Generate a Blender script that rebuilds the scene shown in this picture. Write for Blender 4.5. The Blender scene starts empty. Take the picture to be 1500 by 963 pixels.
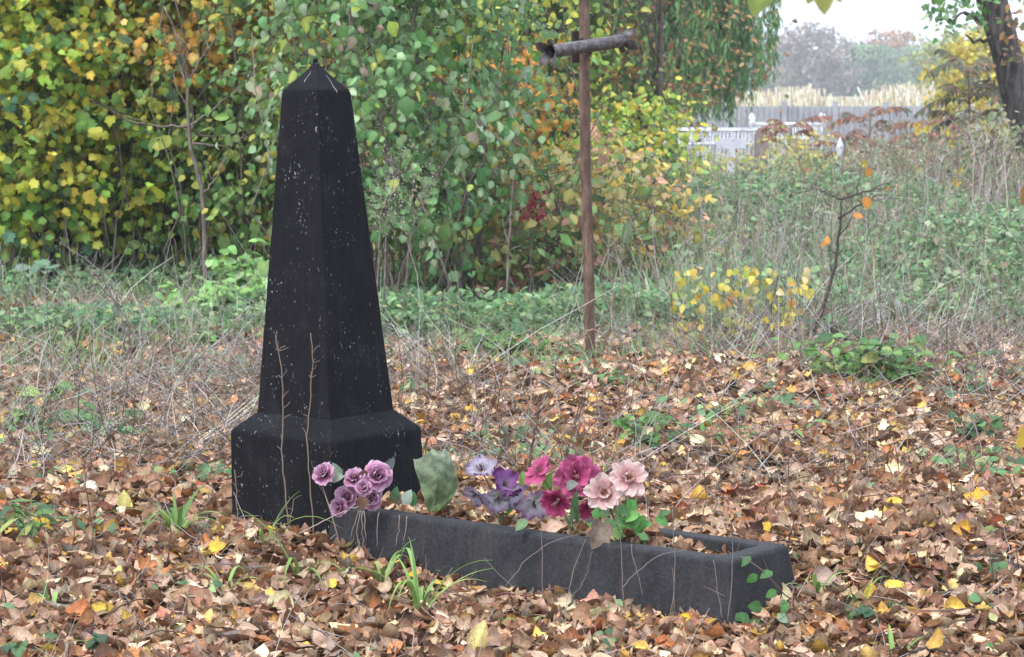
import bpy, math, random
import numpy as np
from mathutils import Vector, noise as mnoise

# ------------------------------------------------------------------ camera, world, sun, exposure
scene = bpy.context.scene
COL = scene.collection
FPX, HOR, CAMH, IW, IH = 3653.2, 121.75, 1.40, 1500.0, 963.0
PITCH = math.atan((IH / 2 - HOR) / FPX)
cam_d = bpy.data.cameras.new("camera")
cam = bpy.data.objects.new("camera", cam_d)
COL.objects.link(cam)
cam.location = (0, 0, CAMH)
cam.rotation_euler = (math.radians(90) - PITCH, 0, 0)
cam_d.sensor_width = 23.5
cam_d.lens = 23.5 * FPX / IW
cam_d.clip_start = 0.1
cam_d.clip_end = 3000
cam_d.dof.use_dof = True
cam_d.dof.focus_distance = 7.4
cam_d.dof.aperture_fstop = 8.0
scene.camera = cam

SUN_EL, SUN_AZ = math.radians(58), math.radians(230)      # azimuth clockwise from +Y
world = bpy.data.worlds.new("World")
scene.world = world
world.use_nodes = True
wn = world.node_tree
wn.nodes.clear()
w_out = wn.nodes.new("ShaderNodeOutputWorld")
w_bg = wn.nodes.new("ShaderNodeBackground")
w_sky = wn.nodes.new("ShaderNodeTexSky")
w_sky.sky_type = 'NISHITA'
w_sky.sun_disc = False
w_sky.sun_elevation = SUN_EL
w_sky.sun_rotation = SUN_AZ
w_sky.dust_density = 2.0
w_mix = wn.nodes.new("ShaderNodeMix")                     # an even overcast veil over the clear sky
w_mix.data_type = 'RGBA'
w_mix.inputs[0].default_value = 0.85
w_mix.inputs[7].default_value = (8.6, 9.6, 11.4, 1)
wn.links.new(w_sky.outputs[0], w_mix.inputs[6])
w_tc = wn.nodes.new("ShaderNodeTexCoord")
w_sep = wn.nodes.new("ShaderNodeSeparateXYZ")
w_mr = wn.nodes.new("ShaderNodeMapRange")
w_mr.inputs['To Min'].default_value = 0.92
w_mr.inputs['To Max'].default_value = 1.6
w_mul = wn.nodes.new("ShaderNodeVectorMath")
w_mul.operation = 'SCALE'
wn.links.new(w_tc.outputs['Generated'], w_sep.inputs[0])
wn.links.new(w_sep.outputs[2], w_mr.inputs[0])
wn.links.new(w_mix.outputs[2], w_mul.inputs[0])
wn.links.new(w_mr.outputs[0], w_mul.inputs['Scale'])
wn.links.new(w_mul.outputs[0], w_bg.inputs[0])
w_bg.inputs[1].default_value = 0.10
wn.links.new(w_bg.outputs[0], w_out.inputs[0])

sun_d = bpy.data.lights.new("sun", 'SUN')
sun_d.energy = 1.8
sun_d.angle = math.radians(18)
sun_d.color = (1.0, 0.97, 0.93)
sun = bpy.data.objects.new("sun", sun_d)
COL.objects.link(sun)
sdir = Vector((math.sin(SUN_AZ) * math.cos(SUN_EL), math.cos(SUN_AZ) * math.cos(SUN_EL), math.sin(SUN_EL)))
sun.rotation_euler = sdir.to_track_quat('Z', 'Y').to_euler()
sun.location = (-6, -8, 12)

scene.view_settings.view_transform = 'Standard'
scene.view_settings.look = 'None'
scene.view_settings.gamma = 1
scene.view_settings.exposure = 1.04
scene.cycles.max_bounces = 6
scene.cycles.transparent_max_bounces = 4
scene.cycles.volume_bounces = 1

# ------------------------------------------------------------------ small maths
RNG = np.random.default_rng(11)
random.seed(5)


def L(r, g, b):
    def f(c):
        c /= 255.0
        return c / 12.92 if c <= 0.04045 else ((c + 0.055) / 1.055) ** 2.4
    return (f(r), f(g), f(b))


def at(px, py, Y):
    """world point at world depth Y seen at source-photo pixel (px, py)"""
    x, v = (px - IW / 2) / FPX, (IH / 2 - py) / FPX
    dy = math.cos(PITCH) + v * math.sin(PITCH)
    dz = -math.sin(PITCH) + v * math.cos(PITCH)
    k = Y / dy
    return np.array([x * k, Y, CAMH + dz * k])


TH = 0.6583
OX, OY = -0.5926, 7.9724
E1 = np.array([math.cos(TH), -math.sin(TH), 0.0])
E2 = np.array([math.sin(TH), math.cos(TH), 0.0])


def sst(x):
    x = np.clip(x, 0, 1)
    return x * x * (3 - 2 * x)


def ground(x, y):
    x = np.asarray(x, float)
    y = np.asarray(y, float)
    s = (x - OX) * E1[0] + (y - OY) * E1[1]
    t = (x - OX) * E2[0] + (y - OY) * E2[1]
    z = -0.03 * sst((12.5 - y) / 2.5) - 0.085 * sst((0.05 - t) / 0.33) * sst((s + 0.25) / 1.2)
    z = z - 0.03 * sst((6.6 - y) / 1.5)
    z = z + 0.09 * np.exp(-(((x - 1.0) / 1.4) ** 2 + ((y - 11.2) / 1.6) ** 2))
    z = z + 0.035 * np.exp(-(((x - 1.1) / 0.7) ** 2 + ((y - 7.6) / 0.7) ** 2))
    z = z + (0.012 * np.sin(2.1 * x + 1.3 * y) + 0.010 * np.sin(3.7 * x - 2.9 * y + 1) + 0.007 * np.sin(7.3 * y + 4.1 * x)) * sst((y - 5.0) / 4.0)
    z = z - 0.055 * np.exp(-(((x - 0.86) / 0.22) ** 2 + ((y - 6.93) / 0.25) ** 2))
    z = z - 0.65 * sst((y - 30) / 35)
    return z


def on(px, py):
    """ground point seen at a source-photo pixel"""
    lo, hi = 2.0, 400.0
    for _ in range(50):
        m = 0.5 * (lo + hi)
        p = at(px, py, m)
        if p[2] > float(ground(p[0], p[1])) + 0.035:
            lo = m
        else:
            hi = m
    p = at(px, py, lo)
    p[2] = float(ground(p[0], p[1]))
    return p


def gp(px, Y):
    """ground point at depth Y in the photo column px"""
    x = (px - IW / 2) / FPX * Y * 1.005
    return np.array([x, Y, float(ground(x, Y))])


def unit(v):
    v = np.asarray(v, float)
    return v / np.maximum(np.linalg.norm(v, axis=-1, keepdims=True), 1e-9)


def obl(s, t, z):
    return np.array([OX, OY, 0]) + s * E1 + t * E2 + np.array([0, 0, z])


# ------------------------------------------------------------------ materials
MATS = {}


def new_mat(name):
    m = bpy.data.materials.new(name)
    m.use_nodes = True
    nt = m.node_tree
    b = nt.nodes["Principled BSDF"]
    MATS[name] = m
    return m, nt, b


def nd(nt, t, **kw):
    n = nt.nodes.new(t)
    for k, v in kw.items():
        setattr(n, k, v)
    return n


def ramp(nt, src, stops):
    r = nd(nt, "ShaderNodeValToRGB")
    e = r.color_ramp.elements
    e[0].position, e[0].color = stops[0][0], (*stops[0][1], 1)
    e[1].position, e[1].color = stops[-1][0], (*stops[-1][1], 1)
    for p, c in stops[1:-1]:
        x = e.new(p)
        x.color = (*c, 1)
    nt.links.new(src, r.inputs[0])
    return r.outputs[0]


def coords(nt, scale=(1, 1, 1)):
    tc = nd(nt, "ShaderNodeTexCoord")
    mp = nd(nt, "ShaderNodeMapping")
    mp.inputs['Scale'].default_value = scale
    nt.links.new(tc.outputs['Object'], mp.inputs[0])
    return mp.outputs[0]


def noise(nt, co, scale, detail=6, rough=0.6, out=0):
    n = nd(nt, "ShaderNodeTexNoise")
    n.inputs['Scale'].default_value = scale
    n.inputs['Detail'].default_value = detail
    n.inputs['Roughness'].default_value = rough
    nt.links.new(co, n.inputs[0])
    return n.outputs[out]


def mixc(nt, fac, a, b, mode='MIX'):
    m = nd(nt, "ShaderNodeMix", data_type='RGBA', blend_type=mode)
    for i, v in ((0, fac), (6, a), (7, b)):
        if hasattr(v, 'is_linked') or isinstance(v, bpy.types.NodeSocket):
            nt.links.new(v, m.inputs[i])
        elif i == 0:
            m.inputs[0].default_value = v
        else:
            m.inputs[i].default_value = (*v, 1)
    return m.outputs[2]


def bump(nt, b, h, strength, dist):
    n = nd(nt, "ShaderNodeBump")
    n.inputs['Strength'].default_value = strength
    n.inputs['Distance'].default_value = dist
    nt.links.new(h, n.inputs['Height'])
    nt.links.new(n.outputs[0], b.inputs['Normal'])


def mat_attr(name, rough=0.6, spec=0.3, transl=0.0, under=None, mottle=0.0):
    """colour from the mesh's own Col attribute; thin leaves let some light through, undersides may be paler"""
    m, nt, b = new_mat(name)
    a = nd(nt, "ShaderNodeAttribute", attribute_name="Col")
    c = a.outputs[0]
    if under:
        g = nd(nt, "ShaderNodeNewGeometry")
        mm = nd(nt, "ShaderNodeMath", operation='MULTIPLY')
        mm.inputs[1].default_value = under[1]
        nt.links.new(g.outputs['Backfacing'], mm.inputs[0])
        c = mixc(nt, mm.outputs[0], c, under[0])
    if mottle:
        c = mixc(nt, mottle, c, ramp(nt, noise(nt, coords(nt), 75, 5, 0.75), [(0.34, (0.5, 0.46, 0.43)), (0.5, (1.0, 1.0, 1.0)), (0.68, (1.35, 1.33, 1.27))]), 'MULTIPLY')
        bump(nt, b, noise(nt, coords(nt), 160, 4, 0.7), 0.6, 0.006)
    nt.links.new(c, b.inputs['Base Color'])
    b.inputs['Roughness'].default_value = rough
    b.inputs['Specular IOR Level'].default_value = spec
    if transl:
        tr = nd(nt, "ShaderNodeBsdfTranslucent")
        nt.links.new(c, tr.inputs[0])
        mx = nd(nt, "ShaderNodeMixShader")
        mx.inputs[0].default_value = transl
        nt.links.new(b.outputs[0], mx.inputs[1])
        nt.links.new(tr.outputs[0], mx.inputs[2])
        nt.links.new(mx.outputs[0], nt.nodes["Material Output"].inputs[0])
    return m


mat_attr("green_leaf", 0.48, 0.4, 0.40, (L(150, 160, 130), 0.25), 0.35)
mat_attr("litter_leaf", 0.65, 0.28, 0.08, (L(194, 164, 132), 0.25), 0.75)
mat_attr("dry_stem", 0.8, 0.15)
mat_attr("petal", 0.7, 0.15, 0.25, None, 0.45)
mat_attr("grass_blade", 0.5, 0.3, 0.3)

m, nt, b = new_mat("black_stone")
co = coords(nt)
grain = noise(nt, co, 130, 4, 0.8)
blot = noise(nt, co, 9, 6, 0.65)
base = ramp(nt, blot, [(0.3, (0.0050, 0.0050, 0.0062)), (0.55, (0.0085, 0.0083, 0.0102)), (0.78, (0.022, 0.021, 0.022))])
base = mixc(nt, 0.5, base, ramp(nt, grain, [(0.3, (0.55, 0.55, 0.55)), (0.7, (1.5, 1.5, 1.5))]), 'MULTIPLY')
streak = noise(nt, coords(nt, (70, 70, 5)), 1.0, 6, 0.8)
base = mixc(nt, 0.85, base, ramp(nt, streak, [(0.35, (0.55, 0.55, 0.55)), (0.52, (0.95, 0.95, 0.95)), (0.70, (1.65, 1.62, 1.6))]), 'MULTIPLY')
fine = ramp(nt, noise(nt, coords(nt, (1, 1, 0.62)), 120, 3, 0.55), [(0.64, (0, 0, 0)), (0.68, (1, 1, 1))])
smear = ramp(nt, noise(nt, coords(nt, (1, 1, 0.22)), 75, 4, 0.7), [(0.69, (0, 0, 0)), (0.75, (0.5, 0.5, 0.5))])
where = ramp(nt, noise(nt, coords(nt, (1, 1, 0.6)), 8, 5, 0.8), [(0.50, (0, 0, 0)), (0.62, (1, 1, 1))])
fac = mixc(nt, 1.0, mixc(nt, 1.0, fine, smear, 'LIGHTEN'), where, 'MULTIPLY')
base = mixc(nt, fac, base, (0.30, 0.295, 0.30))
nt.links.new(base, b.inputs['Base Color'])
b.inputs['Roughness'].default_value = 0.8
b.inputs['Specular IOR Level'].default_value = 0.12
bump(nt, b, mixc(nt, 0.5, grain, streak), 0.9, 0.006)

m, nt, b = new_mat("kerb_stone")
co = coords(nt)
grain = noise(nt, co, 105, 4, 0.8)
blot = noise(nt, co, 6, 8, 0.75)
pit = nd(nt, "ShaderNodeTexVoronoi")
pit.inputs['Scale'].default_value = 62
nt.links.new(co, pit.inputs[0])
base = ramp(nt, blot, [(0.3, (0.012, 0.012, 0.014)), (0.5, (0.022, 0.0215, 0.024)), (0.62, (0.030, 0.029, 0.031)), (0.78, (0.056, 0.053, 0.052))])
base = mixc(nt, 0.75, base, ramp(nt, grain, [(0.32, (0.42, 0.42, 0.42)), (0.5, (0.95, 0.95, 0.95)), (0.68, (1.9, 1.9, 1.85))]), 'MULTIPLY')
sp = ramp(nt, noise(nt, co, 58, 4, 0.7), [(0.70, (0, 0, 0)), (0.76, (1, 1, 1))])
base = mixc(nt, sp, base, (0.11, 0.105, 0.10))
dirt = ramp(nt, noise(nt, coords(nt, (22, 22, 3)), 1.0, 6, 0.75), [(0.5, (0, 0, 0)), (0.72, (0.6, 0.6, 0.6))])
base = mixc(nt, dirt, base, (0.052, 0.046, 0.041))
nt.links.new(base, b.inputs['Base Color'])
b.inputs['Roughness'].default_value = 0.78
b.inputs['Specular IOR Level'].default_value = 0.2
pr = ramp(nt, pit.outputs['Distance'], [(0.08, (0, 0, 0)), (0.3, (1, 1, 1))])
bump(nt, b, mixc(nt, 0.35, grain, pr), 0.35, 0.006)

m, nt, b = new_mat("rusty_iron")
co = coords(nt, (1, 1, 0.35))
n1 = noise(nt, co, 26, 7, 0.7)
base = ramp(nt, n1, [(0.3, L(48, 37, 31)), (0.48, L(82, 60, 48)), (0.60, L(108, 86, 72)), (0.75, L(64, 54, 49))])
base = mixc(nt, 0.5, base, ramp(nt, noise(nt, coords(nt, (90, 90, 3)), 1.0, 4, 0.7), [(0.35, (0.55, 0.55, 0.55)), (0.65, (1.4, 1.4, 1.4))]), 'MULTIPLY')
nt.links.new(base, b.inputs['Base Color'])
b.inputs['Roughness'].default_value = 0.8
bump(nt, b, noise(nt, co, 90, 5, 0.7), 0.5, 0.004)

m, nt, b = new_mat("grey_iron")
co = coords(nt)
base = ramp(nt, noise(nt, co, 38, 6, 0.7), [(0.32, L(44, 38, 36)), (0.5, L(70, 62, 60)), (0.62, L(106, 101, 102)), (0.76, L(62, 50, 45))])
nt.links.new(base, b.inputs['Base Color'])
b.inputs['Roughness'].default_value = 0.6
b.inputs['Metallic'].default_value = 0.25
bump(nt, b, noise(nt, co, 120, 5, 0.7), 0.4, 0.003)

m, nt, b = new_mat("dark_iron")
co = coords(nt)
nt.links.new(ramp(nt, noise(nt, co, 30, 5, 0.7), [(0.35, L(42, 34, 32)), (0.7, L(86, 66, 56))]), b.inputs['Base Color'])
b.inputs['Roughness'].default_value = 0.8

m, nt, b = new_mat("soil")
tc = nd(nt, "ShaderNodeNewGeometry")
n1 = noise(nt, tc.outputs['Position'], 3.0, 8, 0.7)
n2 = noise(nt, tc.outputs['Position'], 40.0, 5, 0.7)
near = ramp(nt, n1, [(0.3, L(46, 36, 30)), (0.5, L(74, 58, 47)), (0.75, L(108, 86, 70))])
far = ramp(nt, n1, [(0.3, L(86, 88, 62)), (0.5, L(124, 116, 88)), (0.75, L(150, 138, 112))])
sx = nd(nt, "ShaderNodeSeparateXYZ")
nt.links.new(tc.outputs['Position'], sx.inputs[0])
mr = nd(nt, "ShaderNodeMapRange")
mr.inputs['From Min'].default_value = 14
mr.inputs['From Max'].default_value = 30
nt.links.new(sx.outputs[1], mr.inputs[0])
base = mixc(nt, mr.outputs[0], near, far)
base = mixc(nt, 0.6, base, ramp(nt, n2, [(0.3, (0.5, 0.5, 0.5)), (0.7, (1.4, 1.4, 1.4))]), 'MULTIPLY')
nt.links.new(base, b.inputs['Base Color'])
b.inputs['Roughness'].default_value = 0.95
bump(nt, b, n2, 0.8, 0.02)


def mat_bark(name, c0, c1, c2, sc=1.0):
    m, nt, b = new_mat(name)
    co = coords(nt, (9 * sc, 9 * sc, 1.6 * sc))
    n1 = noise(nt, co, 1.6, 8, 0.7)
    nt.links.new(ramp(nt, n1, [(0.33, c0), (0.5, c1), (0.7, c2)]), b.inputs['Base Color'])
    b.inputs['Roughness'].default_value = 0.9
    bump(nt, b, n1, 0.9, 0.05 / sc)


mat_bark("twig_bark", L(70, 60, 54), L(112, 100, 91), L(150, 138, 128), 6)
mat_bark("dark_bark", L(44, 36, 34), L(70, 58, 54), L(98, 84, 78), 6)
mat_bark("trunk_bark", L(32, 28, 28), L(76, 69, 68), L(126, 117, 114), 1.3)

m, nt, b = new_mat("white_paint")
co = coords(nt)
nt.links.new(ramp(nt, noise(nt, co, 7, 7, 0.7), [(0.3, L(136, 130, 128)), (0.45, L(190, 190, 197)), (0.7, L(208, 210, 216))]), b.inputs['Base Color'])
b.inputs['Roughness'].default_value = 0.6

m, nt, b = new_mat("concrete")
co = coords(nt)
base = ramp(nt, noise(nt, co, 1.3, 8, 0.7), [(0.3, L(126, 126, 131)), (0.5, L(148, 148, 153)), (0.75, L(164, 163, 166))])
base = mixc(nt, 0.5, base, ramp(nt, noise(nt, coords(nt, (5, 5, 0.5)), 1.0, 5, 0.7), [(0.35, (0.7, 0.7, 0.7)), (0.65, (1.2, 1.2, 1.2))]), 'MULTIPLY')
nt.links.new(base, b.inputs['Base Color'])
b.inputs['Roughness'].default_value = 0.9

m, nt, b = new_mat("grave_stone")
co = coords(nt)
nt.links.new(ramp(nt, noise(nt, co, 5, 6, 0.7), [(0.3, L(96, 84, 82)), (0.7, L(140, 126, 122))]), b.inputs['Base Color'])
b.inputs['Roughness'].default_value = 0.8

m, nt, b = new_mat("haze_air")
nt.nodes.remove(b)
pv = nd(nt, "ShaderNodeVolumePrincipled")
pv.inputs['Color'].default_value = (0.90, 0.94, 1.0, 1)
pv.inputs['Density'].default_value = 0.0006
pv.inputs['Anisotropy'].default_value = 0.2
nt.links.new(pv.outputs[0], nt.nodes["Material Output"].inputs['Volume'])


# ------------------------------------------------------------------ mesh building
def mesh_np(name, V, polys, cols=None, smooth=True):
    me = bpy.data.meshes.new(name)
    V = np.ascontiguousarray(V, dtype=np.float32)
    me.vertices.add(len(V))
    me.vertices.foreach_set("co", V.ravel())
    polys = [np.asarray(p, dtype=np.int32) for p in polys if len(p)]
    nl = sum(p.size for p in polys)
    npol = sum(len(p) for p in polys)
    me.loops.add(nl)
    me.loops.foreach_set("vertex_index", np.concatenate([p.ravel() for p in polys]))
    me.polygons.add(npol)
    tot = np.concatenate([np.full(len(p), p.shape[1], np.int32) for p in polys])
    st = np.concatenate([[0], np.cumsum(tot)[:-1]]).astype(np.int32)
    me.polygons.foreach_set("loop_start", st)
    me.polygons.foreach_set("loop_total", tot)
    me.polygons.foreach_set("use_smooth", np.full(npol, smooth))
    if cols is not None:
        a = me.color_attributes.new("Col", 'FLOAT_COLOR', 'POINT')
        c = np.ones((len(V), 4), np.float32)
        c[:, :3] = np.clip(cols, 0, 1)
        a.data.foreach_set("color", c.ravel())
    me.update(calc_edges=True)
    me.validate()
    return me


class Geo:
    """collects vertices, faces and colours of ONE part"""
    def __init__(self):
        self.V, self.P, self.C, self.n = [], [], [], 0

    def add(self, V, polys, cols=(0.5, 0.5, 0.5)):
        V = np.asarray(V, float).reshape(-1, 3)
        for p in polys:
            if len(p):
                self.P.append(np.asarray(p, dtype=np.int64) + self.n)
        self.V.append(V)
        c = np.asarray(cols, float)
        self.C.append(np.broadcast_to(c, V.shape) if c.ndim == 1 else c.reshape(-1, 3))
        self.n += len(V)
        return self

    def build(self, name, mat, parent=None, smooth=True, origin=None):
        V = np.concatenate(self.V)
        C = np.concatenate(self.C)
        by = {}
        for p in self.P:
            by.setdefault(p.shape[1], []).append(p)
        o0 = np.zeros(3)
        if parent is not None:
            q = parent
            while q is not None:
                o0 = o0 + np.array(q.location)
                q = q.parent
        elif origin is not None:
            o0 = np.asarray(origin, float)
        me = mesh_np(name, V - o0, [np.concatenate(v) for v in by.values()], C, smooth)
        me.materials.append(MATS[mat])
        ob = bpy.data.objects.new(name, me)
        COL.objects.link(ob)
        if parent is not None:
            ob.parent = parent
        else:
            ob.location = o0
        return ob


def tag(o, label, cat, group=None, kind=None):
    o['label'] = label
    o['category'] = cat
    if group:
        o['group'] = group
    if kind:
        o['kind'] = kind
    return o


def thing(name, label, cat, loc, group=None):
    o = bpy.data.objects.new(name, None)
    o.empty_display_size = 0.05
    COL.objects.link(o)
    o.location = tuple(loc)
    return tag(o, label, cat, group)


def frame_for(d):
    d = unit(d)
    ref = np.where(np.abs(d[..., 2:3]) > 0.9, np.array([1.0, 0, 0]), np.array([0, 0, 1.0]))
    a = unit(np.cross(d, ref))
    return a, np.cross(d, a)


def tube(geo, pts, radii, sides=6, col=(0.4, 0.35, 0.3), cap=True):
    pts = np.asarray(pts, float)
    n = len(pts)
    radii = np.broadcast_to(np.asarray(radii, float), (n,))
    d = np.gradient(pts, axis=0)
    a, bb = frame_for(d)
    for i in range(1, n):                                   # keep the frame from flipping
        if np.dot(a[i], a[i - 1]) < 0:
            a[i], bb[i] = -a[i], -bb[i]
    ang = np.linspace(0, 2 * np.pi, sides, endpoint=False)
    V = pts[:, None] + radii[:, None, None] * (np.cos(ang)[None, :, None] * a[:, None] + np.sin(ang)[None, :, None] * bb[:, None])
    i, j = np.meshgrid(np.arange(n - 1), np.arange(sides), indexing='ij')
    k = (j + 1) % sides
    q = np.stack([i * sides + j, i * sides + k, (i + 1) * sides + k, (i + 1) * sides + j], -1).reshape(-1, 4)
    polys = [q]
    if cap:
        polys += [np.arange(sides)[::-1][None], ((n - 1) * sides + np.arange(sides))[None]]
    geo.add(V.reshape(-1, 3), polys, col)
    return geo


def wander(p0, p1, n=7, amp=0.03, sag=0.0, rng=RNG):
    u = np.linspace(0, 1, n)[:, None]
    P = np.asarray(p0) * (1 - u) + np.asarray(p1) * u
    ln = np.linalg.norm(np.asarray(p1) - np.asarray(p0))
    k = rng.normal(0, amp * ln, (n, 3)) * np.sin(np.pi * u)
    k = k + rng.normal(0, amp * ln * 1.2, 3) * np.sin(np.pi * u)
    P = P + k
    P[:, 2] -= sag * ln * np.sin(np.pi * u[:, 0])
    return P


def stalks(geo, P, D, Ln, bend, r0, r1, cols, nseg=4, sides=3, rng=RNG):
    """many thin stems at once"""
    N = len(P)
    D = unit(D)
    a, bb = frame_for(D)
    w = rng.normal(0, 1, (N, 3))
    w = unit(w - (w * D).sum(1, keepdims=True) * D)
    w[:, 2] -= 0.3
    w2 = unit(np.cross(D, w))
    u = np.linspace(0, 1, nseg + 1)
    ph = rng.uniform(0, 6.28, N)
    C = P[:, None] + Ln[:, None, None] * (u[None, :, None] * D[:, None] + (bend[:, None] * u[None] ** 2)[..., None] * w[:, None]
        + 0.04 * (np.sin(ph[:, None] + 5 * u[None]) - np.sin(ph)[:, None])[..., None] * w2[:, None])
    R = r0[:, None] * (1 - u)[None] + r1[:, None] * u[None]
    ang = np.linspace(0, 2 * np.pi, sides, endpoint=False)
    V = C[:, :, None] + R[:, :, None, None] * (np.cos(ang)[None, None, :, None] * a[:, None, None] + np.sin(ang)[None, None, :, None] * bb[:, None, None])
    i, j = np.meshgrid(np.arange(nseg), np.arange(sides), indexing='ij')
    k = (j + 1) % sides
    q = np.stack([i * sides + j, i * sides + k, (i + 1) * sides + k, (i + 1) * sides + j], -1).reshape(-1, 4)
    nv = (nseg + 1) * sides
    Q = (np.arange(N)[:, None, None] * nv + q[None]).reshape(-1, 4)
    geo.add(V.reshape(-1, 3), [Q], np.repeat(cols, nv, 0))
    return C


# ---- leaf shapes: base at the origin, tip at +Y (length 1), face up +Z
def tmpl_grid(w, nx, ny):
    t = np.linspace(0, 1, ny + 1)
    s = np.linspace(-1, 1, nx + 1)
    hw = np.array([w(q) for q in t])
    X = hw[:, None] * s[None]
    Y = np.repeat(t[:, None], nx + 1, 1) - 0.10 * np.abs(s)[None] ** 2 * (1 - t)[:, None]
    V = np.stack([X, Y, 0 * X], -1).reshape(-1, 3)
    i, j = np.meshgrid(np.arange(ny), np.arange(nx), indexing='ij')
    q = np.stack([i * (nx + 1) + j, i * (nx + 1) + j + 1, (i + 1) * (nx + 1) + j + 1, (i + 1) * (nx + 1) + j], -1).reshape(-1, 4)
    S, T = np.meshgrid(s, t)
    edge = np.maximum(np.abs(S) ** 2, np.clip((T - 0.75) * 4, 0, 1)).ravel()
    vein = (np.abs(S) < 0.1).astype(float).ravel()
    return dict(V=V, P=[q], edge=edge, vein=vein)


def tmpl_lobed(outline, rings=2):
    o = np.array(outline, float)
    full = np.concatenate([o, (o * [-1, 1])[::-1][1:-1]])
    c = np.array([0, 0.38])
    V = [np.array([[c[0], c[1], 0]])]
    n = len(full)
    for r in range(1, rings + 1):
        k = r / rings
        V.append(np.c_[c + (full - c) * k, np.zeros(n)])
    V = np.concatenate(V)
    j = np.arange(n)
    tri = np.stack([np.zeros(n, int), 1 + j, 1 + (j + 1) % n], -1)
    P = [tri]
    for r in range(1, rings):
        a = 1 + (r - 1) * n
        P.append(np.stack([a + j, a + n + j, a + n + (j + 1) % n, a + (j + 1) % n], -1))
    rad = np.concatenate([[0]] + [np.full(n, r / rings) for r in range(1, rings + 1)])
    return dict(V=V, P=P, edge=rad ** 2, vein=1 - rad)


MAPLE = [(0, 0.03), (0.12, 0.0), (0.34, -0.05), (0.30, 0.12), (0.56, 0.22), (0.40, 0.33), (0.47, 0.46), (0.56, 0.66), (0.37, 0.62), (0.31, 0.76), (0.19, 0.68), (0.11, 0.86), (0, 1.0)]
SYCA = [(0, 0.02), (0.16, -0.03), (0.36, 0.06), (0.46, 0.30), (0.36, 0.40), (0.52, 0.62), (0.26, 0.66), (0.16, 0.84), (0, 1.0)]
TM = {
    'ovate': tmpl_grid(lambda t: 0.36 * math.sin(math.pi * min(1, t ** 0.72)) ** 0.8 if 0 < t < 1 else 0.004, 4, 5),
    'ovate_lo': tmpl_grid(lambda t: 0.34 * math.sin(math.pi * min(1, t ** 0.75)) ** 0.8 if 0 < t < 1 else 0.004, 2, 3),
    'round': tmpl_grid(lambda t: 0.44 * math.sin(math.pi * min(1, t ** 0.66)) ** 0.62 if 0 < t < 1 else 0.005, 4, 6),
    'round_lo': tmpl_grid(lambda t: 0.44 * math.sin(math.pi * min(1, t ** 0.66)) ** 0.62 if 0 < t < 1 else 0.005, 2, 4),
    'narrow': tmpl_grid(lambda t: 0.13 * math.sin(math.pi * min(1, t ** 0.8)) if 0 < t < 1 else 0.003, 2, 3),
    'slip': tmpl_grid(lambda t: 0.09 * math.sin(math.pi * min(1, t ** 0.8)) if 0 < t < 1 else 0.002, 1, 2),
    'blade': tmpl_grid(lambda t: 0.022 * (1 - t ** 3) + 0.001, 1, 4),
    'maple': tmpl_lobed(MAPLE, 1),
    'maple_hi': tmpl_lobed(MAPLE, 3),
    'syca': tmpl_lobed(SYCA, 1),
    'syca_hi': tmpl_lobed(SYCA, 3),
}


def leaves(geo, kind, P, D, Nn, S, C, along=(0, 0.4), across=(0, 0.4), crumple=0.0, edge_col=None, edge_amt=0.0, vein=0.12, rng=RNG):
    T = TM[kind]
    N = len(P)
    if N == 0:
        return
    v = T['V']
    x = np.repeat(v[None, :, 0], N, 0) * rng.uniform(0.85, 1.15, (N, 1))
    y = np.repeat(v[None, :, 1], N, 0)
    z = np.zeros_like(x)
    if crumple:
        for f in (5.0, 9.0):
            z = z + crumple * rng.uniform(0.3, 1, (N, 1)) * np.sin(f * (x * rng.normal(0, 1, (N, 1)) + y * rng.normal(0, 1, (N, 1))) + rng.uniform(0, 6.28, (N, 1))) * (5.0 / f)
    k2 = rng.normal(across[0], across[1], (N, 1))
    k2 = np.clip(np.where(np.abs(k2) < 0.01, 0.01, k2), -3.4, 3.4)
    x2 = np.sin(k2 * x) / k2 - z * np.sin(k2 * x)
    z2 = (1 - np.cos(k2 * x)) / k2 + z * np.cos(k2 * x)
    k1 = rng.normal(along[0], along[1], (N, 1))
    k1 = np.clip(np.where(np.abs(k1) < 0.01, 0.01, k1), -1.9, 1.9) * np.where(np.abs(k2) > 1.8, 0.35, 1)
    k1 = np.where(np.abs(k1) < 0.01, 0.01, k1)
    y3 = np.sin(k1 * y) / k1 - z2 * np.sin(k1 * y)
    z3 = (1 - np.cos(k1 * y)) / k1 + z2 * np.cos(k1 * y)
    D = unit(D)
    Z = unit(Nn - (Nn * D).sum(1, keepdims=True) * D + 1e-6)
    X = np.cross(D, Z)
    W = P[:, None] + S[:, None, None] * (x2[..., None] * X[:, None] + y3[..., None] * D[:, None] + z3[..., None] * Z[:, None])
    col = np.repeat(C[:, None], v.shape[0], 1)
    if edge_col is not None:
        w = (T['edge'][None] * np.clip(rng.normal(edge_amt, 0.3, (N, 1)), 0, 1))[..., None]
        col = col * (1 - w) + np.asarray(edge_col) * w
    col = col * (1 + vein * (T['vein'][None, :, None] - 0.3)) * rng.uniform(0.9, 1.1, (N, v.shape[0], 1))
    off = (np.arange(N) * len(v))[:, None, None]
    geo.add(W.reshape(-1, 3), [(off + p[None]).reshape(-1, p.shape[1]) for p in T['P']], col.reshape(-1, 3))


def pick(pal, N, rng=RNG, jit=0.14):
    cols = np.array([c for c, w in pal])
    w = np.array([w for c, w in pal], float)
    k = rng.choice(len(cols), N, p=w / w.sum())
    return cols[k] * rng.lognormal(0, jit, (N, 1)) * rng.lognormal(0, 0.06, (N, 3))


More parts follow.
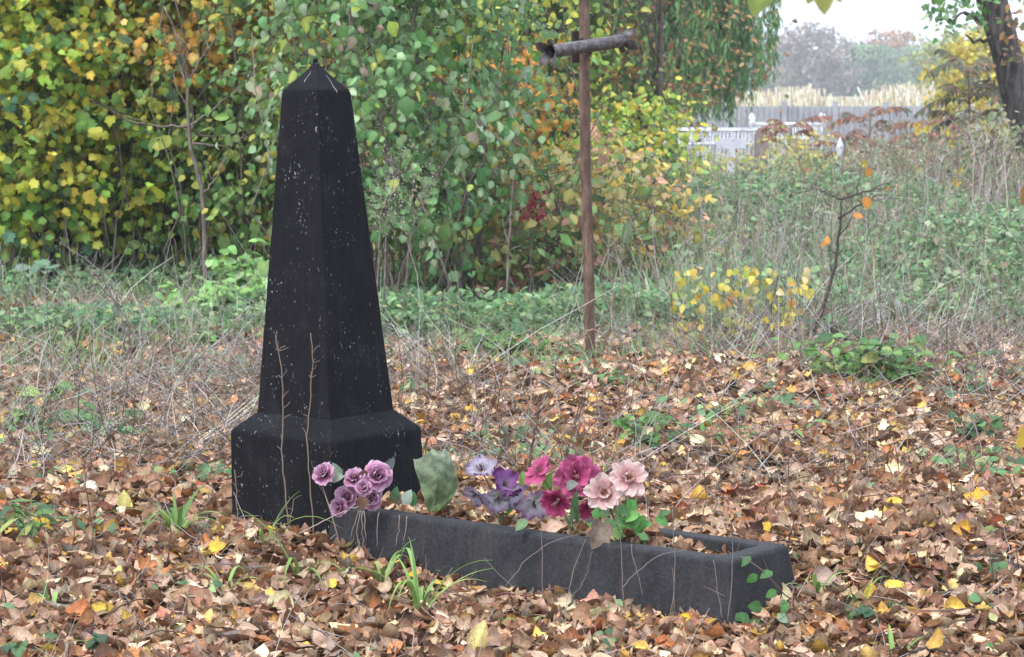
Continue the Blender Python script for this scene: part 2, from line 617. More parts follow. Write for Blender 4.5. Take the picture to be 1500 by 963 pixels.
# palettes (base colours)
YG = L(140, 152, 52)
YEL = L(200, 176, 58)
PAL = {
    'maple_yellow': [(L(190, 190, 70), 4), (L(148, 174, 70), 4), (L(104, 146, 72), 3), (L(210, 194, 80), 2.4), (L(120, 160, 82), 2), (L(80, 118, 88), 1)],
    'maple_green': [(L(118, 156, 70), 4), (L(164, 178, 72), 3), (L(84, 124, 70), 3), (L(200, 190, 76), 2), (L(80, 116, 88), 1)],
    'maple_orange': [(L(228, 176, 76), 4), (L(220, 160, 68), 3), (L(232, 200, 116), 3), (L(196, 180, 70), 1)],
    'green': [(L(76, 112, 72), 4), (L(94, 130, 84), 4), (L(114, 146, 98), 2), (L(64, 92, 68), 2), (L(120, 118, 86), 1)],
    'greyleaf': [(L(96, 136, 84), 4), (L(118, 154, 100), 4), (L(150, 172, 132), 2.5), (L(136, 122, 108), .8), (L(88, 130, 70), 3), (L(164, 176, 84), 1.6)],
    'midgreen': [(L(96, 130, 66), 4), (L(130, 154, 78), 3), (L(172, 170, 80), 2), (L(76, 108, 60), 2)],
    'orange': [(L(188, 134, 56), 4), (L(170, 112, 54), 3), (L(186, 158, 72), 2), (L(120, 126, 64), 2)],
    'lime': [(L(150, 178, 76), 4), (L(178, 186, 78), 3), (L(112, 146, 70), 2), (L(196, 178, 74), 1)],
    'russet': [(L(166, 120, 86), 4), (L(134, 96, 72), 3), (L(188, 148, 98), 3), (L(176, 142, 74), 1), (L(104, 100, 68), 2)],
    'mixed': [(L(118, 150, 88), 4), (L(156, 156, 92), 3), (L(164, 130, 90), 2), (L(126, 94, 76), 2), (L(178, 166, 110), 2), (L(86, 116, 68), 3)],
    'willow': [(L(84, 126, 78), 4), (L(106, 148, 86), 4), (L(140, 168, 94), 2)],
    'dark': [(L(50, 66, 40), 4), (L(66, 82, 44), 3), (L(104, 106, 50), 1.5), (L(40, 52, 36), 3)],  # back-row leaves: shade put into the colour so thicket gaps read dark
    'yellow': [(L(198, 180, 78), 4), (L(184, 172, 86), 3), (L(160, 160, 84), 2)],
}


# ------------------------------------------------------------------ ground
def axis(lo, hi, fine_lo, fine_hi, step, growth=1.22):
    a = list(np.arange(fine_lo, fine_hi + step / 2, step))
    st, x = step, fine_hi
    while x < hi:
        st *= growth
        x += st
        a.append(min(x, hi))
    st, x = step, fine_lo
    while x > lo:
        st *= growth
        x -= st
        a.insert(0, max(x, lo))
    return np.array(a)


gxs = axis(-330, 330, -4.5, 4.5, 0.09)
gys = axis(-60, 620, 4.0, 20.0, 0.09)
GX, GY = np.meshgrid(gxs, gys)
GZ = ground(GX, GY)
nx_, ny_ = len(gxs), len(gys)
i_, j_ = np.meshgrid(np.arange(ny_ - 1), np.arange(nx_ - 1), indexing='ij')
q_ = np.stack([i_ * nx_ + j_, i_ * nx_ + j_ + 1, (i_ + 1) * nx_ + j_ + 1, (i_ + 1) * nx_ + j_], -1).reshape(-1, 4)
g = Geo()
g.add(np.stack([GX, GY, GZ], -1).reshape(-1, 3), [q_])
tag(g.build("ground", "soil"), "dark soil and dead grass under the litter, running back to the trees", "ground", kind="structure")

# ------------------------------------------------------------------ obelisk
TILT = -0.022


def square_ring(hw, z, rad, nside=8, ncor=3):
    """rounded square in (s, t)"""
    pts = []
    for k in range(4):
        a0 = k * math.pi / 2
        c, s = math.cos(a0), math.sin(a0)
        for u in [-1, -0.965] + list(np.linspace(-0.86, 0.86, nside - 2)) + [0.965]:
            x, y = hw, u * (hw - rad)
            pts.append((c * x - s * y, s * x + c * y))
        for q in range(ncor):
            a = q / ncor * math.pi / 2
            x, y = hw - rad + rad * math.cos(a), hw - rad + rad * math.sin(a)
            pts.append((c * x - s * y, s * x + c * y))
    return np.array([(p[0], p[1], z) for p in pts])


def lathe_square(name, rows, mat, parent, rough=0.0016, rad=0.008, cap_bottom=False, cap_top=False):
    g = Geo()
    rings = [square_ring(hw, z, min(rad, hw * 0.45)) for hw, z in rows]
    n = len(rings[0])
    V = np.concatenate(rings)
    W = np.array([obl(p[0], p[1], p[2]) for p in V])
    W[:, 0] += TILT * V[:, 2]
    for k in range(len(W)):
        nz = mnoise.noise_vector(Vector(V[k] * 14)) * rough + mnoise.noise_vector(Vector(V[k] * 45)) * rough * 0.5
        W[k] += np.array(nz)
    P = []
    j = np.arange(n)
    for i in range(len(rings) - 1):
        P.append(np.stack([i * n + j, i * n + (j + 1) % n, (i + 1) * n + (j + 1) % n, (i + 1) * n + j], -1))
    polys = [np.concatenate(P)]
    if cap_top:
        polys.append(((len(rings) - 1) * n + j)[None])
    if cap_bottom:
        polys.append(j[::-1][None])
    g.add(W, polys)
    return g.build(name, mat, parent)


ob = thing("obelisk_monument", "tall black weathered stone obelisk on a square plinth, the largest thing in the graveyard", "obelisk", obl(0, 0, -0.1))
rows = [(0.223, -0.14)] + [(0.223 - 0.003 * u, -0.1 + 0.375 * u) for u in np.linspace(0, 1, 16)] + [(0.2195, 0.283), (0.2175, 0.291), (0.2125, 0.2975), (0.205, 0.305), (0.163, 0.3435), (0.159, 0.347), (0.150, 0.349)]
lathe_square("plinth", rows, "black_stone", ob, 0.0022, 0.010, cap_top=True)
rows = [(0.1575, 0.340), (0.1555, 0.352)] + [(0.1553 + (0.0785 - 0.1553) * u, 0.352 + (1.366 - 0.352) * u) for u in np.linspace(0.02, 1, 46)] + [(0.0770, 1.372)]
lathe_square("shaft", rows, "black_stone", ob, 0.0012, 0.004, cap_top=True)
rows = [(0.0778, 1.3725), (0.0765, 1.377)] + [(0.0765 * (1 - u) ** 1.12 + 0.006 * u, 1.377 + 0.088 * u) for u in np.linspace(0.1, 1, 10)]
pc = lathe_square("pyramid_cap", rows, "black_stone", ob, 0.0012, 0.006, cap_top=True)
g = Geo()
tip = obl(0, 0, 1.463) + np.array([TILT * 1.47, 0, 0])
tube(g, [tip, tip + [0, 0, .004], tip + [0, 0, .010], tip + [0, 0, .015], tip + [0, 0, .017]], [0.006, 0.009, 0.0095, 0.006, 0.001], 8)
g.build("tip_knob", "black_stone", ob)

g = Geo()
for face, (za, zb), k0, k1 in ((0, (1.437, 1.402), .1, -.05), (1, (1.425, 1.368), .25, .1)):
    pts = []
    for u in np.linspace(0, 1, 9):
        z = za + (zb - za) * u
        hw = float(np.interp(z, [1.377, 1.465], [0.0765, 0.006])) - .0035 * math.sin(math.pi * min(1, max(0, (z - 1.377) / .088)))
        hw = hw if z > 1.377 else .0785
        k = k0 + (k1 - k0) * u + .04 * math.sin(7 * u)
        p = obl(k * hw, -hw - .0008, z) if face == 0 else obl(hw + .0008, k * hw, z)
        pts.append(p + [TILT * z, 0, 0])
    g = Geo()
    tube(g, pts, [.0004, .0006, .0007, .0006, .0008, .0008, .001, .0016, .0008], 6, L(150, 148, 146))
    g.build("dropping_streak", "dry_stem", ob)

# ------------------------------------------------------------------ grave kerb
kb = thing("grave_kerb", "low black stone kerb frame of the grave in front of the obelisk, full of dead leaves", "grave kerb", obl(0.95, -0.08, -0.15))
S0, S1, T0, T1, ZK = 0.236, 1.671, -0.218, 0.072, 0.0928
prof = [(0.062, -0.22), (0.040, -0.09), (0.018, 0.045), (0.013, 0.076), (0.0115, 0.083), (0.007, 0.089), (0.000, 0.0922), (-0.010, 0.093), (-0.045, 0.0925), (-0.050, 0.0915), (-0.053, 0.088), (-0.054, 0.082), (-0.055, -0.12)]


def rect_ring(off, z, rad, nl=40, nsd=10, nc=2):
    s0, s1, t0, t1 = S0 - off, S1 + off, T0 - off, T1 + off
    r = max(0.004, min(rad, rad + off))
    out = []
    for (cs, ct, a0, e, n) in ((s1 - r, t0 + r, -math.pi / 2, 0, nl), (s1 - r, t1 - r, 0, 1, nsd), (s0 + r, t1 - r, math.pi / 2, 2, nl), (s0 + r, t0 + r, math.pi, 3, nsd)):
        for q in range(nc + 1):
            a = a0 + q / nc * math.pi / 2
            out.append((cs + r * math.cos(a), ct + r * math.sin(a), z))
        nxt = {0: (s1, t1 - r), 1: (s0 + r, t1), 2: (s0, t0 + r), 3: (s1 - r, t0)}[e]
        st = out[-1]
        m_ = {0: nsd, 1: nl, 2: nsd, 3: nl}[e]
        eps = 0.004 / (1.4 if m_ == nl else 0.3)
        for u in [eps] + [q / m_ for q in range(1, m_)] + [1 - eps]:
            out.append((st[0] + (nxt[0] - st[0]) * u, st[1] + (nxt[1] - st[1]) * u, z))
    return np.array(out)


g = Geo()
rings = [rect_ring(o, z, 0.010) for o, z in prof]
n = len(rings[0])
V = np.concatenate(rings)
W = np.array([obl(*p) for p in V])
for k in range(len(W)):
    W[k] += np.array(mnoise.noise_vector(Vector(V[k] * 5)) * 0.0012 + mnoise.noise_vector(Vector(V[k] * 30)) * 0.0014)
j = np.arange(n)
g.add(W, [np.concatenate([np.stack([i * n + j, i * n + (j + 1) % n, (i + 1) * n + (j + 1) % n, (i + 1) * n + j], -1) for i in range(len(rings) - 1)])])
g.build("kerb_frame", "kerb_stone", kb)
g = Geo()
a_, b_ = np.meshgrid(np.linspace(S0 + 0.03, S1 - 0.03, 30), np.linspace(T0 + 0.03, T1 - 0.03, 8), indexing='ij')
zz = 0.045 - 0.055 * sst((a_ - 1.15) / 0.45) + 0.01 * np.sin(9 * a_ + 14 * b_)
V = np.stack([OX + a_ * E1[0] + b_ * E2[0], OY + a_ * E1[1] + b_ * E2[1], zz], -1).reshape(-1, 3)
i, jj = np.meshgrid(np.arange(29), np.arange(7), indexing='ij')
g.add(V, [np.stack([i * 8 + jj, (i + 1) * 8 + jj, (i + 1) * 8 + jj + 1, i * 8 + jj + 1], -1).reshape(-1, 4)])
g.build("soil_fill", "soil", kb)


def kerb_inside(x, y):
    s = (x - OX) * E1[0] + (y - OY) * E1[1]
    t = (x - OX) * E2[0] + (y - OY) * E2[1]
    return s, t


# ------------------------------------------------------------------ rusty cross
pb = on(864, 527)
YP = pb[1]
cr = thing("iron_cross", "rusty iron pipe cross standing behind the grave kerb, leaning slightly", "cross", pb - [0, 0, 0.05])
ptop = at(853.5, -70, YP + 0.02)
g = Geo()
tube(g, [pb - [0, 0, 0.25], pb, *[pb + (ptop - pb) * u + [0.003 * math.sin(9 * u), 0, 0] for u in np.linspace(0.08, 1, 12)]], 0.0262, 14)
g.build("pole", "rusty_iron", cr)
pl_, pr_ = at(806, 76, YP - 0.30), at(912, 60, YP + 0.12)
dn = unit(pr_ - pl_)
g = Geo()
tube(g, [pl_ + (pr_ - pl_) * u for u in np.linspace(0, 1, 9)], 0.031, 16, cap=False)
tube(g, [pl_ + (pr_ - pl_) * u for u in np.linspace(1, 0, 9)], 0.026, 16, cap=False)
g.build("crossbar", "grey_iron", cr)
fa, fb = frame_for(dn)
for end, sgn in ((pl_, -1), (pr_, 1)):
    g = Geo()
    for k in range(4):                                       # cut pipe end bent out into four petals
        a0 = k * math.pi / 2 + 0.6
        grid = []
        for u in np.linspace(0, 1, 6):
            for w in np.linspace(-1, 1, 5):
                a = a0 + w * (0.62 * (1 - u ** 2.2) + 0.05)
                r = 0.030 + 0.038 * u ** 1.4
                grid.append(end + sgn * dn * (0.030 * math.sin(u * 1.6)) + r * (math.cos(a) * fa + math.sin(a) * fb))
        i, jj = np.meshgrid(np.arange(5), np.arange(4), indexing='ij')
        qd = np.stack([i * 5 + jj, i * 5 + jj + 1, (i + 1) * 5 + jj + 1, (i + 1) * 5 + jj], -1).reshape(-1, 4)
        grid = np.array(grid)
        g.add(grid, [qd])
        g.add(grid + unit(grid - end - 0 * dn) * 0.004, [qd[:, ::-1]])
    g.build("flared_end", "grey_iron", cr)
g = Geo()
c0 = at(843, 69, YP + 0.03)
for (dy, fl) in ((0.0, 1),):
    w_, h_ = 0.030, 0.075
    ax = unit(np.array([dn[0], dn[1], 0]))
    nrm = np.array([-ax[1], ax[0], 0])
    box = [c0 + sx_ * w_ * ax + sy_ * 0.004 * nrm + [0, 0, sz_ * h_] for sx_ in (-1, 1) for sy_ in (-1, 1) for sz_ in (-1, 1)]
    g.add(box, [np.array([[0, 1, 3, 2], [4, 6, 7, 5], [0, 4, 5, 1], [2, 3, 7, 6], [0, 2, 6, 4], [1, 5, 7, 3]])])
g.build("plate", "dark_iron", cr, smooth=False)
g = Geo()
pc_ = pb + (ptop - pb) * 0.72
wc = at(858, 68, YP - 0.05)
for kk in range(3):
    a = np.linspace(0, 2 * np.pi, 18)
    o_ = dn * (0.010 * (kk - 1))
    tube(g, [wc + o_ + 0.041 * (math.cos(q) * fa + math.sin(q) * fb) for q in a], 0.0022, 5, cap=False)
g.build("binding_wire", "dark_iron", cr)

# ------------------------------------------------------------------ leaf litter
LIT = [(L(186, 156, 134), 5), (L(166, 130, 106), 5), (L(136, 98, 74), 3.5), (L(92, 66, 52), 2.5), (L(172, 114, 70), 2.4), (L(204, 178, 154), 3.6), (L(158, 140, 126), 2.8), (L(208, 172, 84), 1.6), (L(216, 202, 164), 1.6), (L(122, 86, 60), 2.6), (L(140, 70, 48), 0.4)]
LITB = [(L(212, 180, 88), 1.8), (L(218, 206, 168), 1.8), (L(186, 156, 130), 4), (L(160, 124, 98), 3), (L(178, 122, 74), 1.5), (L(124, 94, 74), 2)]


def litter(geo, N, xr, yr, kinds, size, lift, pal, mask=None, tilt=0.45, curl=1.6, rng=RNG):
    """rng-scattered dead leaves; depth-biased so density per picture area stays even"""
    Y = rng.uniform(yr[0], yr[1], N)
    X = rng.uniform(-1, 1, N) * (xr[0] + xr[1] * Y) + xr[2]
    s, t = kerb_inside(X, Y)
    keep = ~((s > -0.235) & (s < 0.235) & (np.abs(t) < 0.235))
    keep &= ~((s > 0.2) & (s < S1 + 0.03) & (t > T0 - 0.03) & (t < T1 + 0.03))
    keep &= ~((np.sin(3.1 * X + 1.1 * Y + 2) * np.sin(1.3 * X - 2.7 * Y) + 0.35 * np.sin(9 * X + 7 * Y) > 0.62) & (rng.random(N) < 0.8))
    if mask is not None:
        keep &= mask(X, Y)
    X, Y = X[keep], Y[keep]
    N = len(X)
    Z = ground(X, Y) + rng.uniform(0.0, 1, N) ** 1.2 * lift + 0.004
    scatter(geo, np.stack([X, Y, Z], -1), kinds, size, pal, tilt, curl, rng)


def scatter(geo, P, kinds, size, pal, tilt, curl, rng=RNG):
    N = len(P)
    k = rng.choice(len(kinds), N, p=[w for _, w in kinds])
    Nn = unit(np.c_[rng.normal(0, tilt, (N, 2)), np.ones(N)]) * np.where(rng.random(N) < 0.45, -1, 1)[:, None]
    a = rng.uniform(0, 6.28, N)
    D = np.c_[np.cos(a), np.sin(a), rng.normal(0, 0.25, N)]
    S = size * np.clip(rng.lognormal(-0.05, 0.45, N), 0.32, 1.4)
    C = pick(pal, N, rng, 0.34) * np.array([0.77, 0.725, 0.67])
    for q, (kd, _) in enumerate(kinds):
        m_ = k == q
        leaves(geo, kd, P[m_] - 0.5 * S[m_, None] * unit(D[m_]), D[m_], Nn[m_], S[m_], C[m_], (0.5, curl), (0.9, curl * 1.35), 0.05,
               L(104, 66, 44), 0.15, 0.25, rng)


HI = [('round', 0.30), ('ovate', 0.34), ('syca_hi', 0.22), ('maple_hi', 0.14)]
LO = [('round_lo', 0.4), ('ovate_lo', 0.3), ('syca', 0.3)]
wx = (0.45, 0.205, 0.0)
g = Geo()
litter(g, 27000, wx, (5.2, 7.2), HI, 0.057, 0.030, LIT, curl=2.3)
litter(g, 30000, wx, (7.2, 9.4), HI, 0.055, 0.032, LIT, curl=2.3)
litter(g, 33000, wx, (9.4, 12.3), LO, 0.053, 0.035, LIT + LITB, curl=1.9, mask=lambda X, Y: RNG.random(len(X)) < np.clip(1.35 - (Y - 10.0) / 4.5 + 0.35 * np.sin(2.2 * X + 1.7 * Y) * sst((Y - 9.4) / 2) - 0.25 * (X < -0.6), 0.2, 1))
litter(g, 6000, (1.4, 0.28, 0), (3.2, 5.2), LO, 0.065, 0.03, LIT)


def thin(X, Y):
    return RNG.random(len(X)) < np.clip(1.0 - (Y - 12.3) / 5.5 + 0.4 * np.sin(2.2 * X + 1.7 * Y), 0.06, 1)


litter(g, 20000, wx, (12.3, 18.0), LO, 0.065, 0.05, LITB + LIT[:6], thin)
litter(g, 6000, (0.2, 0.05, -4.5), (5, 13), LO, 0.065, 0.035, LIT)
litter(g, 6000, (0.2, 0.05, 4.5), (5, 13), LO, 0.065, 0.035, LIT)
tag(g.build("leaf_litter", "litter_leaf"), "thick carpet of curled brown and tan fallen leaves round the grave", "fallen leaves", kind="stuff")
# leaves heaped inside the kerb
g = Geo()
N = 1000
s_ = RNG.uniform(S0 + 0.06, S1 - 0.08, N)
t_ = RNG.uniform(T0 + 0.07, T1 - 0.07, N)
z_ = 0.060 - 0.050 * sst((s_ - 1.2) / 0.4) + RNG.uniform(0, 0.035, N)
P_ = np.stack([OX + s_ * E1[0] + t_ * E2[0], OY + s_ * E1[1] + t_ * E2[1], z_], -1)
scatter(g, P_, HI, 0.056, LIT, 0.5, 2.2)
tag(g.build("leaf_heap", "litter_leaf"), "brown dead leaves heaped inside the black kerb frame under the flowers", "fallen leaves", kind="stuff")


# ------------------------------------------------------------------ undergrowth (uncountable)
def rand_area(N, y0, y1, p0, p1, bias=1.0, rng=RNG):
    """points between two photo columns; p0/p1 may run past the picture's edges"""
    Y = y0 + (y1 - y0) * rng.random(N) ** bias
    px = rng.uniform(p0, p1, N)
    X = (px - 750) / FPX * Y
    return X, Y, px


def fbm(X, Y, s, seed=0.0):
    return (np.sin(s * X * 1.3 + 2.1 * s * Y * 0.31 + seed) + np.sin(s * 1.7 * Y * 0.6 - s * X * 0.8 + seed * 2) + 0.6 * np.sin(2.7 * s * X + 1.9 * s * Y * 0.5 + seed * 3)) / 2.6


DRY = [(L(150, 145, 138), 4), (L(182, 177, 168), 4), (L(112, 104, 94), 3), (L(138, 122, 100), 3), (L(84, 76, 68), 2)]


def dry_field(geo, N, y0, y1, p0, p1, ln, up, rad, pal=DRY, bias=1.0, mask=None, bend=0.35):
    X, Y, px = rand_area(N, y0, y1, p0, p1, bias)
    if mask is not None:
        k = mask(X, Y)
        X, Y = X[k], Y[k]
    N = len(X)
    P = np.stack([X, Y, ground(X, Y)], -1)
    D = np.c_[RNG.normal(0, 1, (N, 2)), np.abs(RNG.normal(up, up * 0.4, N))]
    Ln = ln * RNG.lognormal(0, 0.35, N)
    r = rad * RNG.uniform(0.6, 1.5, N)
    stalks(geo, P, D, Ln, RNG.normal(0, bend, N), r, r * 0.4, pick(pal, N))


def patch(th, sd, sc=1.7):
    return lambda X, Y: (fbm(X, Y, sc, sd) + RNG.normal(0, .25, len(X)) > th) & ~((np.abs(X - pb[0]) < .5) & (Y > 10.8) & (Y < 12.6) & (RNG.random(len(X)) < .9))


g = Geo()
dry_field(g, 14000, 11.2, 19, -150, 1650, 0.27, 0.7, 0.0020, mask=patch(-0.12, 3))
dry_field(g, 9000, 10.0, 16, -150, 1650, 0.26, 0.16, 0.0020, mask=patch(-0.2, 6), bend=0.2)
dry_field(g, 3600, 12.3, 17, 850, 1700, 0.34, 0.6, 0.0024, mask=patch(-0.15, 8))
DKT = [(L(96, 82, 74), 4), (L(128, 116, 108), 3), (L(160, 152, 146), 2.5), (L(72, 62, 58), 2)]
dry_field(g, 3000, 8.6, 12.6, -100, 1650, 0.28, 0.9, 0.0020, DKT, mask=patch(-0.1, 4))
dry_field(g, 3800, 8.6, 12.8, -100, 1650, 0.30, 0.28, 0.0022, DKT[:3], mask=patch(-0.05, 9), bend=0.2)
dry_field(g, 1500, 8.8, 12.2, -150, 420, 0.28, 0.4, 0.0021, DRY, bend=0.2)
dry_field(g, 2600, 5.4, 9.5, -60, 1560, 0.11, 0.22, 0.0011, bend=0.2)
dry_field(g, 500, 5.8, 9, 0, 1500, 0.2, 0.5, 0.0011)
tag(g.build("dead_grass", "dry_stem"), "tangle of grey dead grass and stalks between the leaf litter and the shrubs", "dead grass", kind="stuff")


def cover(geo, N, y0, y1, p0, p1, kind, size, hmax, pal, mask=None, bias=1.0, tilt=0.6, upn=0.8):
    X, Y, px = rand_area(N, y0, y1, p0, p1, bias)
    h = np.full(N, hmax) if not callable(hmax) else hmax(X, Y)
    if mask is not None:
        k = mask(X, Y)
        X, Y, h = X[k], Y[k], h[k]
    N = len(X)
    u = RNG.random(N) ** 0.7
    P = np.stack([X + RNG.normal(0, .03, N), Y, ground(X, Y) + 0.015 + h * u], -1)
    Nn = unit(np.c_[RNG.normal(0, tilt, N), RNG.normal(-0.5, tilt, N), np.full(N, upn)])
    a = RNG.uniform(0, 6.28, N)
    D = np.c_[np.cos(a), np.sin(a), RNG.normal(-0.2, 0.4, N)]
    S = size * RNG.lognormal(0, 0.28, N)
    leaves(geo, kind, P, D, Nn, S, pick(pal, N), (-0.4, 0.5), (0.3, 0.5))


GC = [(L(92, 128, 84), 4), (L(112, 146, 96), 4), (L(134, 160, 112), 3), (L(76, 108, 74), 3), (L(160, 160, 110), 1)]
g = Geo()
cover(g, 26000, 13.2, 19.5, -160, 640, 'ovate_lo', 0.045, lambda X, Y: 0.06 + 0.16 * np.clip(fbm(X, Y, 1.6, 1) + 0.5, 0, 1), GC, lambda X, Y: fbm(X, Y, 1.6, 1) + RNG.normal(0, 0.25, len(X)) > -0.15)
cover(g, 22000, 13.2, 20, 540, 1080, 'ovate_lo', 0.042, lambda X, Y: 0.06 + 0.24 * np.clip(fbm(X, Y, 1.9, 4) + 0.6, 0, 1), GC, lambda X, Y: fbm(X, Y, 2.2, 4) + RNG.normal(0, 0.3, len(X)) > -0.2)
def herb_h(X, Y):
    return (0.10 + 0.34 * sst((Y - 13.5) / 3.5)) * np.clip(0.55 + 0.75 * fbm(X, Y, 2.4, 9), 0.15, 1.3)


cover(g, 25000, 13.4, 18.6, 530, 1090, 'ovate_lo', 0.05, herb_h, [(L(120, 152, 96), 4), (L(96, 132, 84), 4), (L(148, 168, 116), 3), (L(166, 160, 110), 1.2), (L(78, 108, 72), 2)], lambda X, Y: fbm(X, Y, 2.4, 9) + RNG.normal(0, 0.25, len(X)) > -0.25)
X, Y, px = rand_area(9000, 11.6, 18.5, -120, 1120)
k_ = fbm(X, Y, 2.0, 5) + RNG.normal(0, .3, len(X)) > 0.0
X, Y = X[k_], Y[k_]
N = len(X)
leaves(g, 'blade', np.stack([X, Y, ground(X, Y)], -1), np.c_[RNG.normal(0, .45, (N, 2)), np.ones(N)], RNG.normal(0, 1, (N, 3)) + [0, -1, 0.4], RNG.uniform(.07, .22, N), pick([(L(104, 136, 82), 4), (L(124, 150, 98), 3), (L(150, 156, 116), 1)], N), (-.9, .5), (0, .2))
cover(g, 6500, 8.5, 13.4, -60, 1560, 'ovate_lo', 0.036, 0.07, GC, lambda X, Y: fbm(X, Y, 3.3, 7) > 0.42)
cover(g, 2200, 5.6, 8.8, -60, 1560, 'ovate_lo', 0.026, 0.05, GC, lambda X, Y: fbm(X, Y, 5.3, 2) > 0.55)
tag(g.build("ground_herbs", "green_leaf"), "low green herbs and nettles covering the ground before the shrubs", "ground cover", kind="stuff")

IVY = [(L(100, 132, 88), 5), (L(120, 150, 104), 4), (L(148, 168, 126), 3), (L(76, 104, 70), 3), (L(136, 128, 104), 1.8)]
g = Geo()
cover(g, 90000, 13.8, 26, 990, 1720, 'ovate_lo', 0.045, lambda X, Y: (0.10 + 0.52 * np.clip(fbm(X, Y, 1.1, 3) + 0.75, 0, 1)) * (0.4 + 0.6 * sst((Y - 13.8) / 2.5)), IVY, lambda X, Y: fbm(X, Y, 1.3, 3) + RNG.normal(0, 0.3, len(X)) > -0.5, 0.8)
X, Y, px = rand_area(7000, 13.5, 23, 930, 1720)
k_ = fbm(X, Y, 1.5, 12) + RNG.normal(0, .3, len(X)) > -0.1
X, Y = X[k_], Y[k_]
N = len(X)
leaves(g, 'blade', np.stack([X, Y, ground(X, Y)], -1), np.c_[RNG.normal(0, .35, (N, 2)), np.ones(N)], RNG.normal(0, 1, (N, 3)) + [0, -1, 0.4], RNG.uniform(.15, .5, N), pick([(L(104, 138, 90), 4), (L(128, 154, 112), 3), (L(164, 164, 132), 1)], N), (-.9, .5), (0, .2))
tag(g.build("creeper_mass", "green_leaf"), "dense bank of small-leaved green creeper at the right behind the bare sapling", "ground cover", kind="stuff")

WEED = [(L(156, 142, 136), 4), (L(178, 166, 158), 3), (L(130, 114, 108), 3), (L(150, 130, 108), 2), (L(122, 132, 100), 4)]
g = Geo()


def weeds(geo, N, y0, y1, p0, p1, h, r):
    X, Y, px = rand_area(N, y0, y1, p0, p1)
    P = np.stack([X, Y, ground(X, Y)], -1)
    D = np.c_[RNG.normal(0, 0.16, (N, 2)), np.ones(N)]
    Ln = h * RNG.uniform(0.45, 1.1, N)
    c = pick(WEED, N)
    rr = r * RNG.uniform(0.7, 1.4, N)
    C = stalks(geo, P, D, Ln, RNG.normal(0, 0.12, N), rr, rr * 0.5, c, 5)
    for q in range(5):                                       # side twigs with dry seed heads
        i = RNG.integers(2, 6, N)
        B = C[np.arange(N), i]
        Dd = np.c_[RNG.normal(0, 0.7, (N, 2)), np.full(N, 1.0)]
        l2 = Ln * RNG.uniform(0.08, 0.24, N)
        C2 = stalks(geo, B, Dd, l2, RNG.normal(0, 0.2, N), rr * 0.5, rr * 0.3, c, 2)
        T_ = C2[:, -1]
        leaves(geo, 'ovate_lo', T_, RNG.normal(0, 1, (N, 3)), RNG.normal(0, 1, (N, 3)), RNG.uniform(0.012, 0.036, N) * (0.5 if y0 < 18 else 1.0), pick(WEED, N) * 0.75, (0, 1), (0, 1))


weeds(g, 1900, 19, 34, 1240, 1720, 0.74, 0.0045)
weeds(g, 1300, 19, 34, 900, 1240, 0.40, 0.004)
weeds(g, 300, 18, 30, 1320, 1720, 0.95, 0.0045)
weeds(g, 500, 16, 19, 1000, 1720, 0.5, 0.0035)
weeds(g, 600, 16.5, 21, 560, 1000, 0.75, 0.004)
weeds(g, 420, 13.2, 17, 880, 1720, 0.62, 0.0026)
weeds(g, 260, 15, 19, 1000, 1720, 0.95, 0.0034)
dry_field(g, 2800, 14.5, 22, 960, 1720, 0.42, 1.1, 0.0026, mask=patch(0.0, 2))
tag(g.build("dry_weeds", "dry_stem"), "tall dry grey-brown weeds filling the open ground at the right", "weeds", kind="stuff")
g = Geo()
cover(g, 16000, 24, 40, 930, 1750, 'ovate_lo', 0.075, lambda X, Y: np.where(X / Y * FPX + 750 < 1240, 0.34, 0.62), [(L(120, 140, 104), 4), (L(150, 150, 112), 3), (L(140, 120, 100), 3), (L(168, 166, 120), 2)])
cover(g, 9000, 40, 66, 900, 1750, 'ovate_lo', 0.13, 0.25, [(L(128, 144, 108), 4), (L(160, 156, 118), 3), (L(150, 134, 112), 3)])
tag(g.build("weed_leaves", "green_leaf"), "pale leafy weeds reaching back to the concrete wall", "weeds", kind="stuff")

N = 9000
g = Geo()
X, Y, px = rand_area(N, 72, 82, 940, 1800)
P = np.stack([X, Y, ground(X, Y)], -1)
c = pick([(L(206, 196, 170), 3), (L(216, 208, 188), 3), (L(188, 174, 146), 2)], N)
stalks(g, P, np.c_[RNG.normal(0, 0.07, (N, 2)), np.ones(N)], RNG.uniform(1.0, 1.7, N) + 0.22 * np.sin(X * 1.7) + 0.15 * np.sin(X * 4.3 + 1), RNG.normal(0, 0.1, N), np.full(N, 0.012), np.full(N, 0.028), c, 3)
tag(g.build("reeds", "dry_stem"), "strip of pale straw-coloured reeds behind the grey concrete wall", "reeds", kind="stuff")


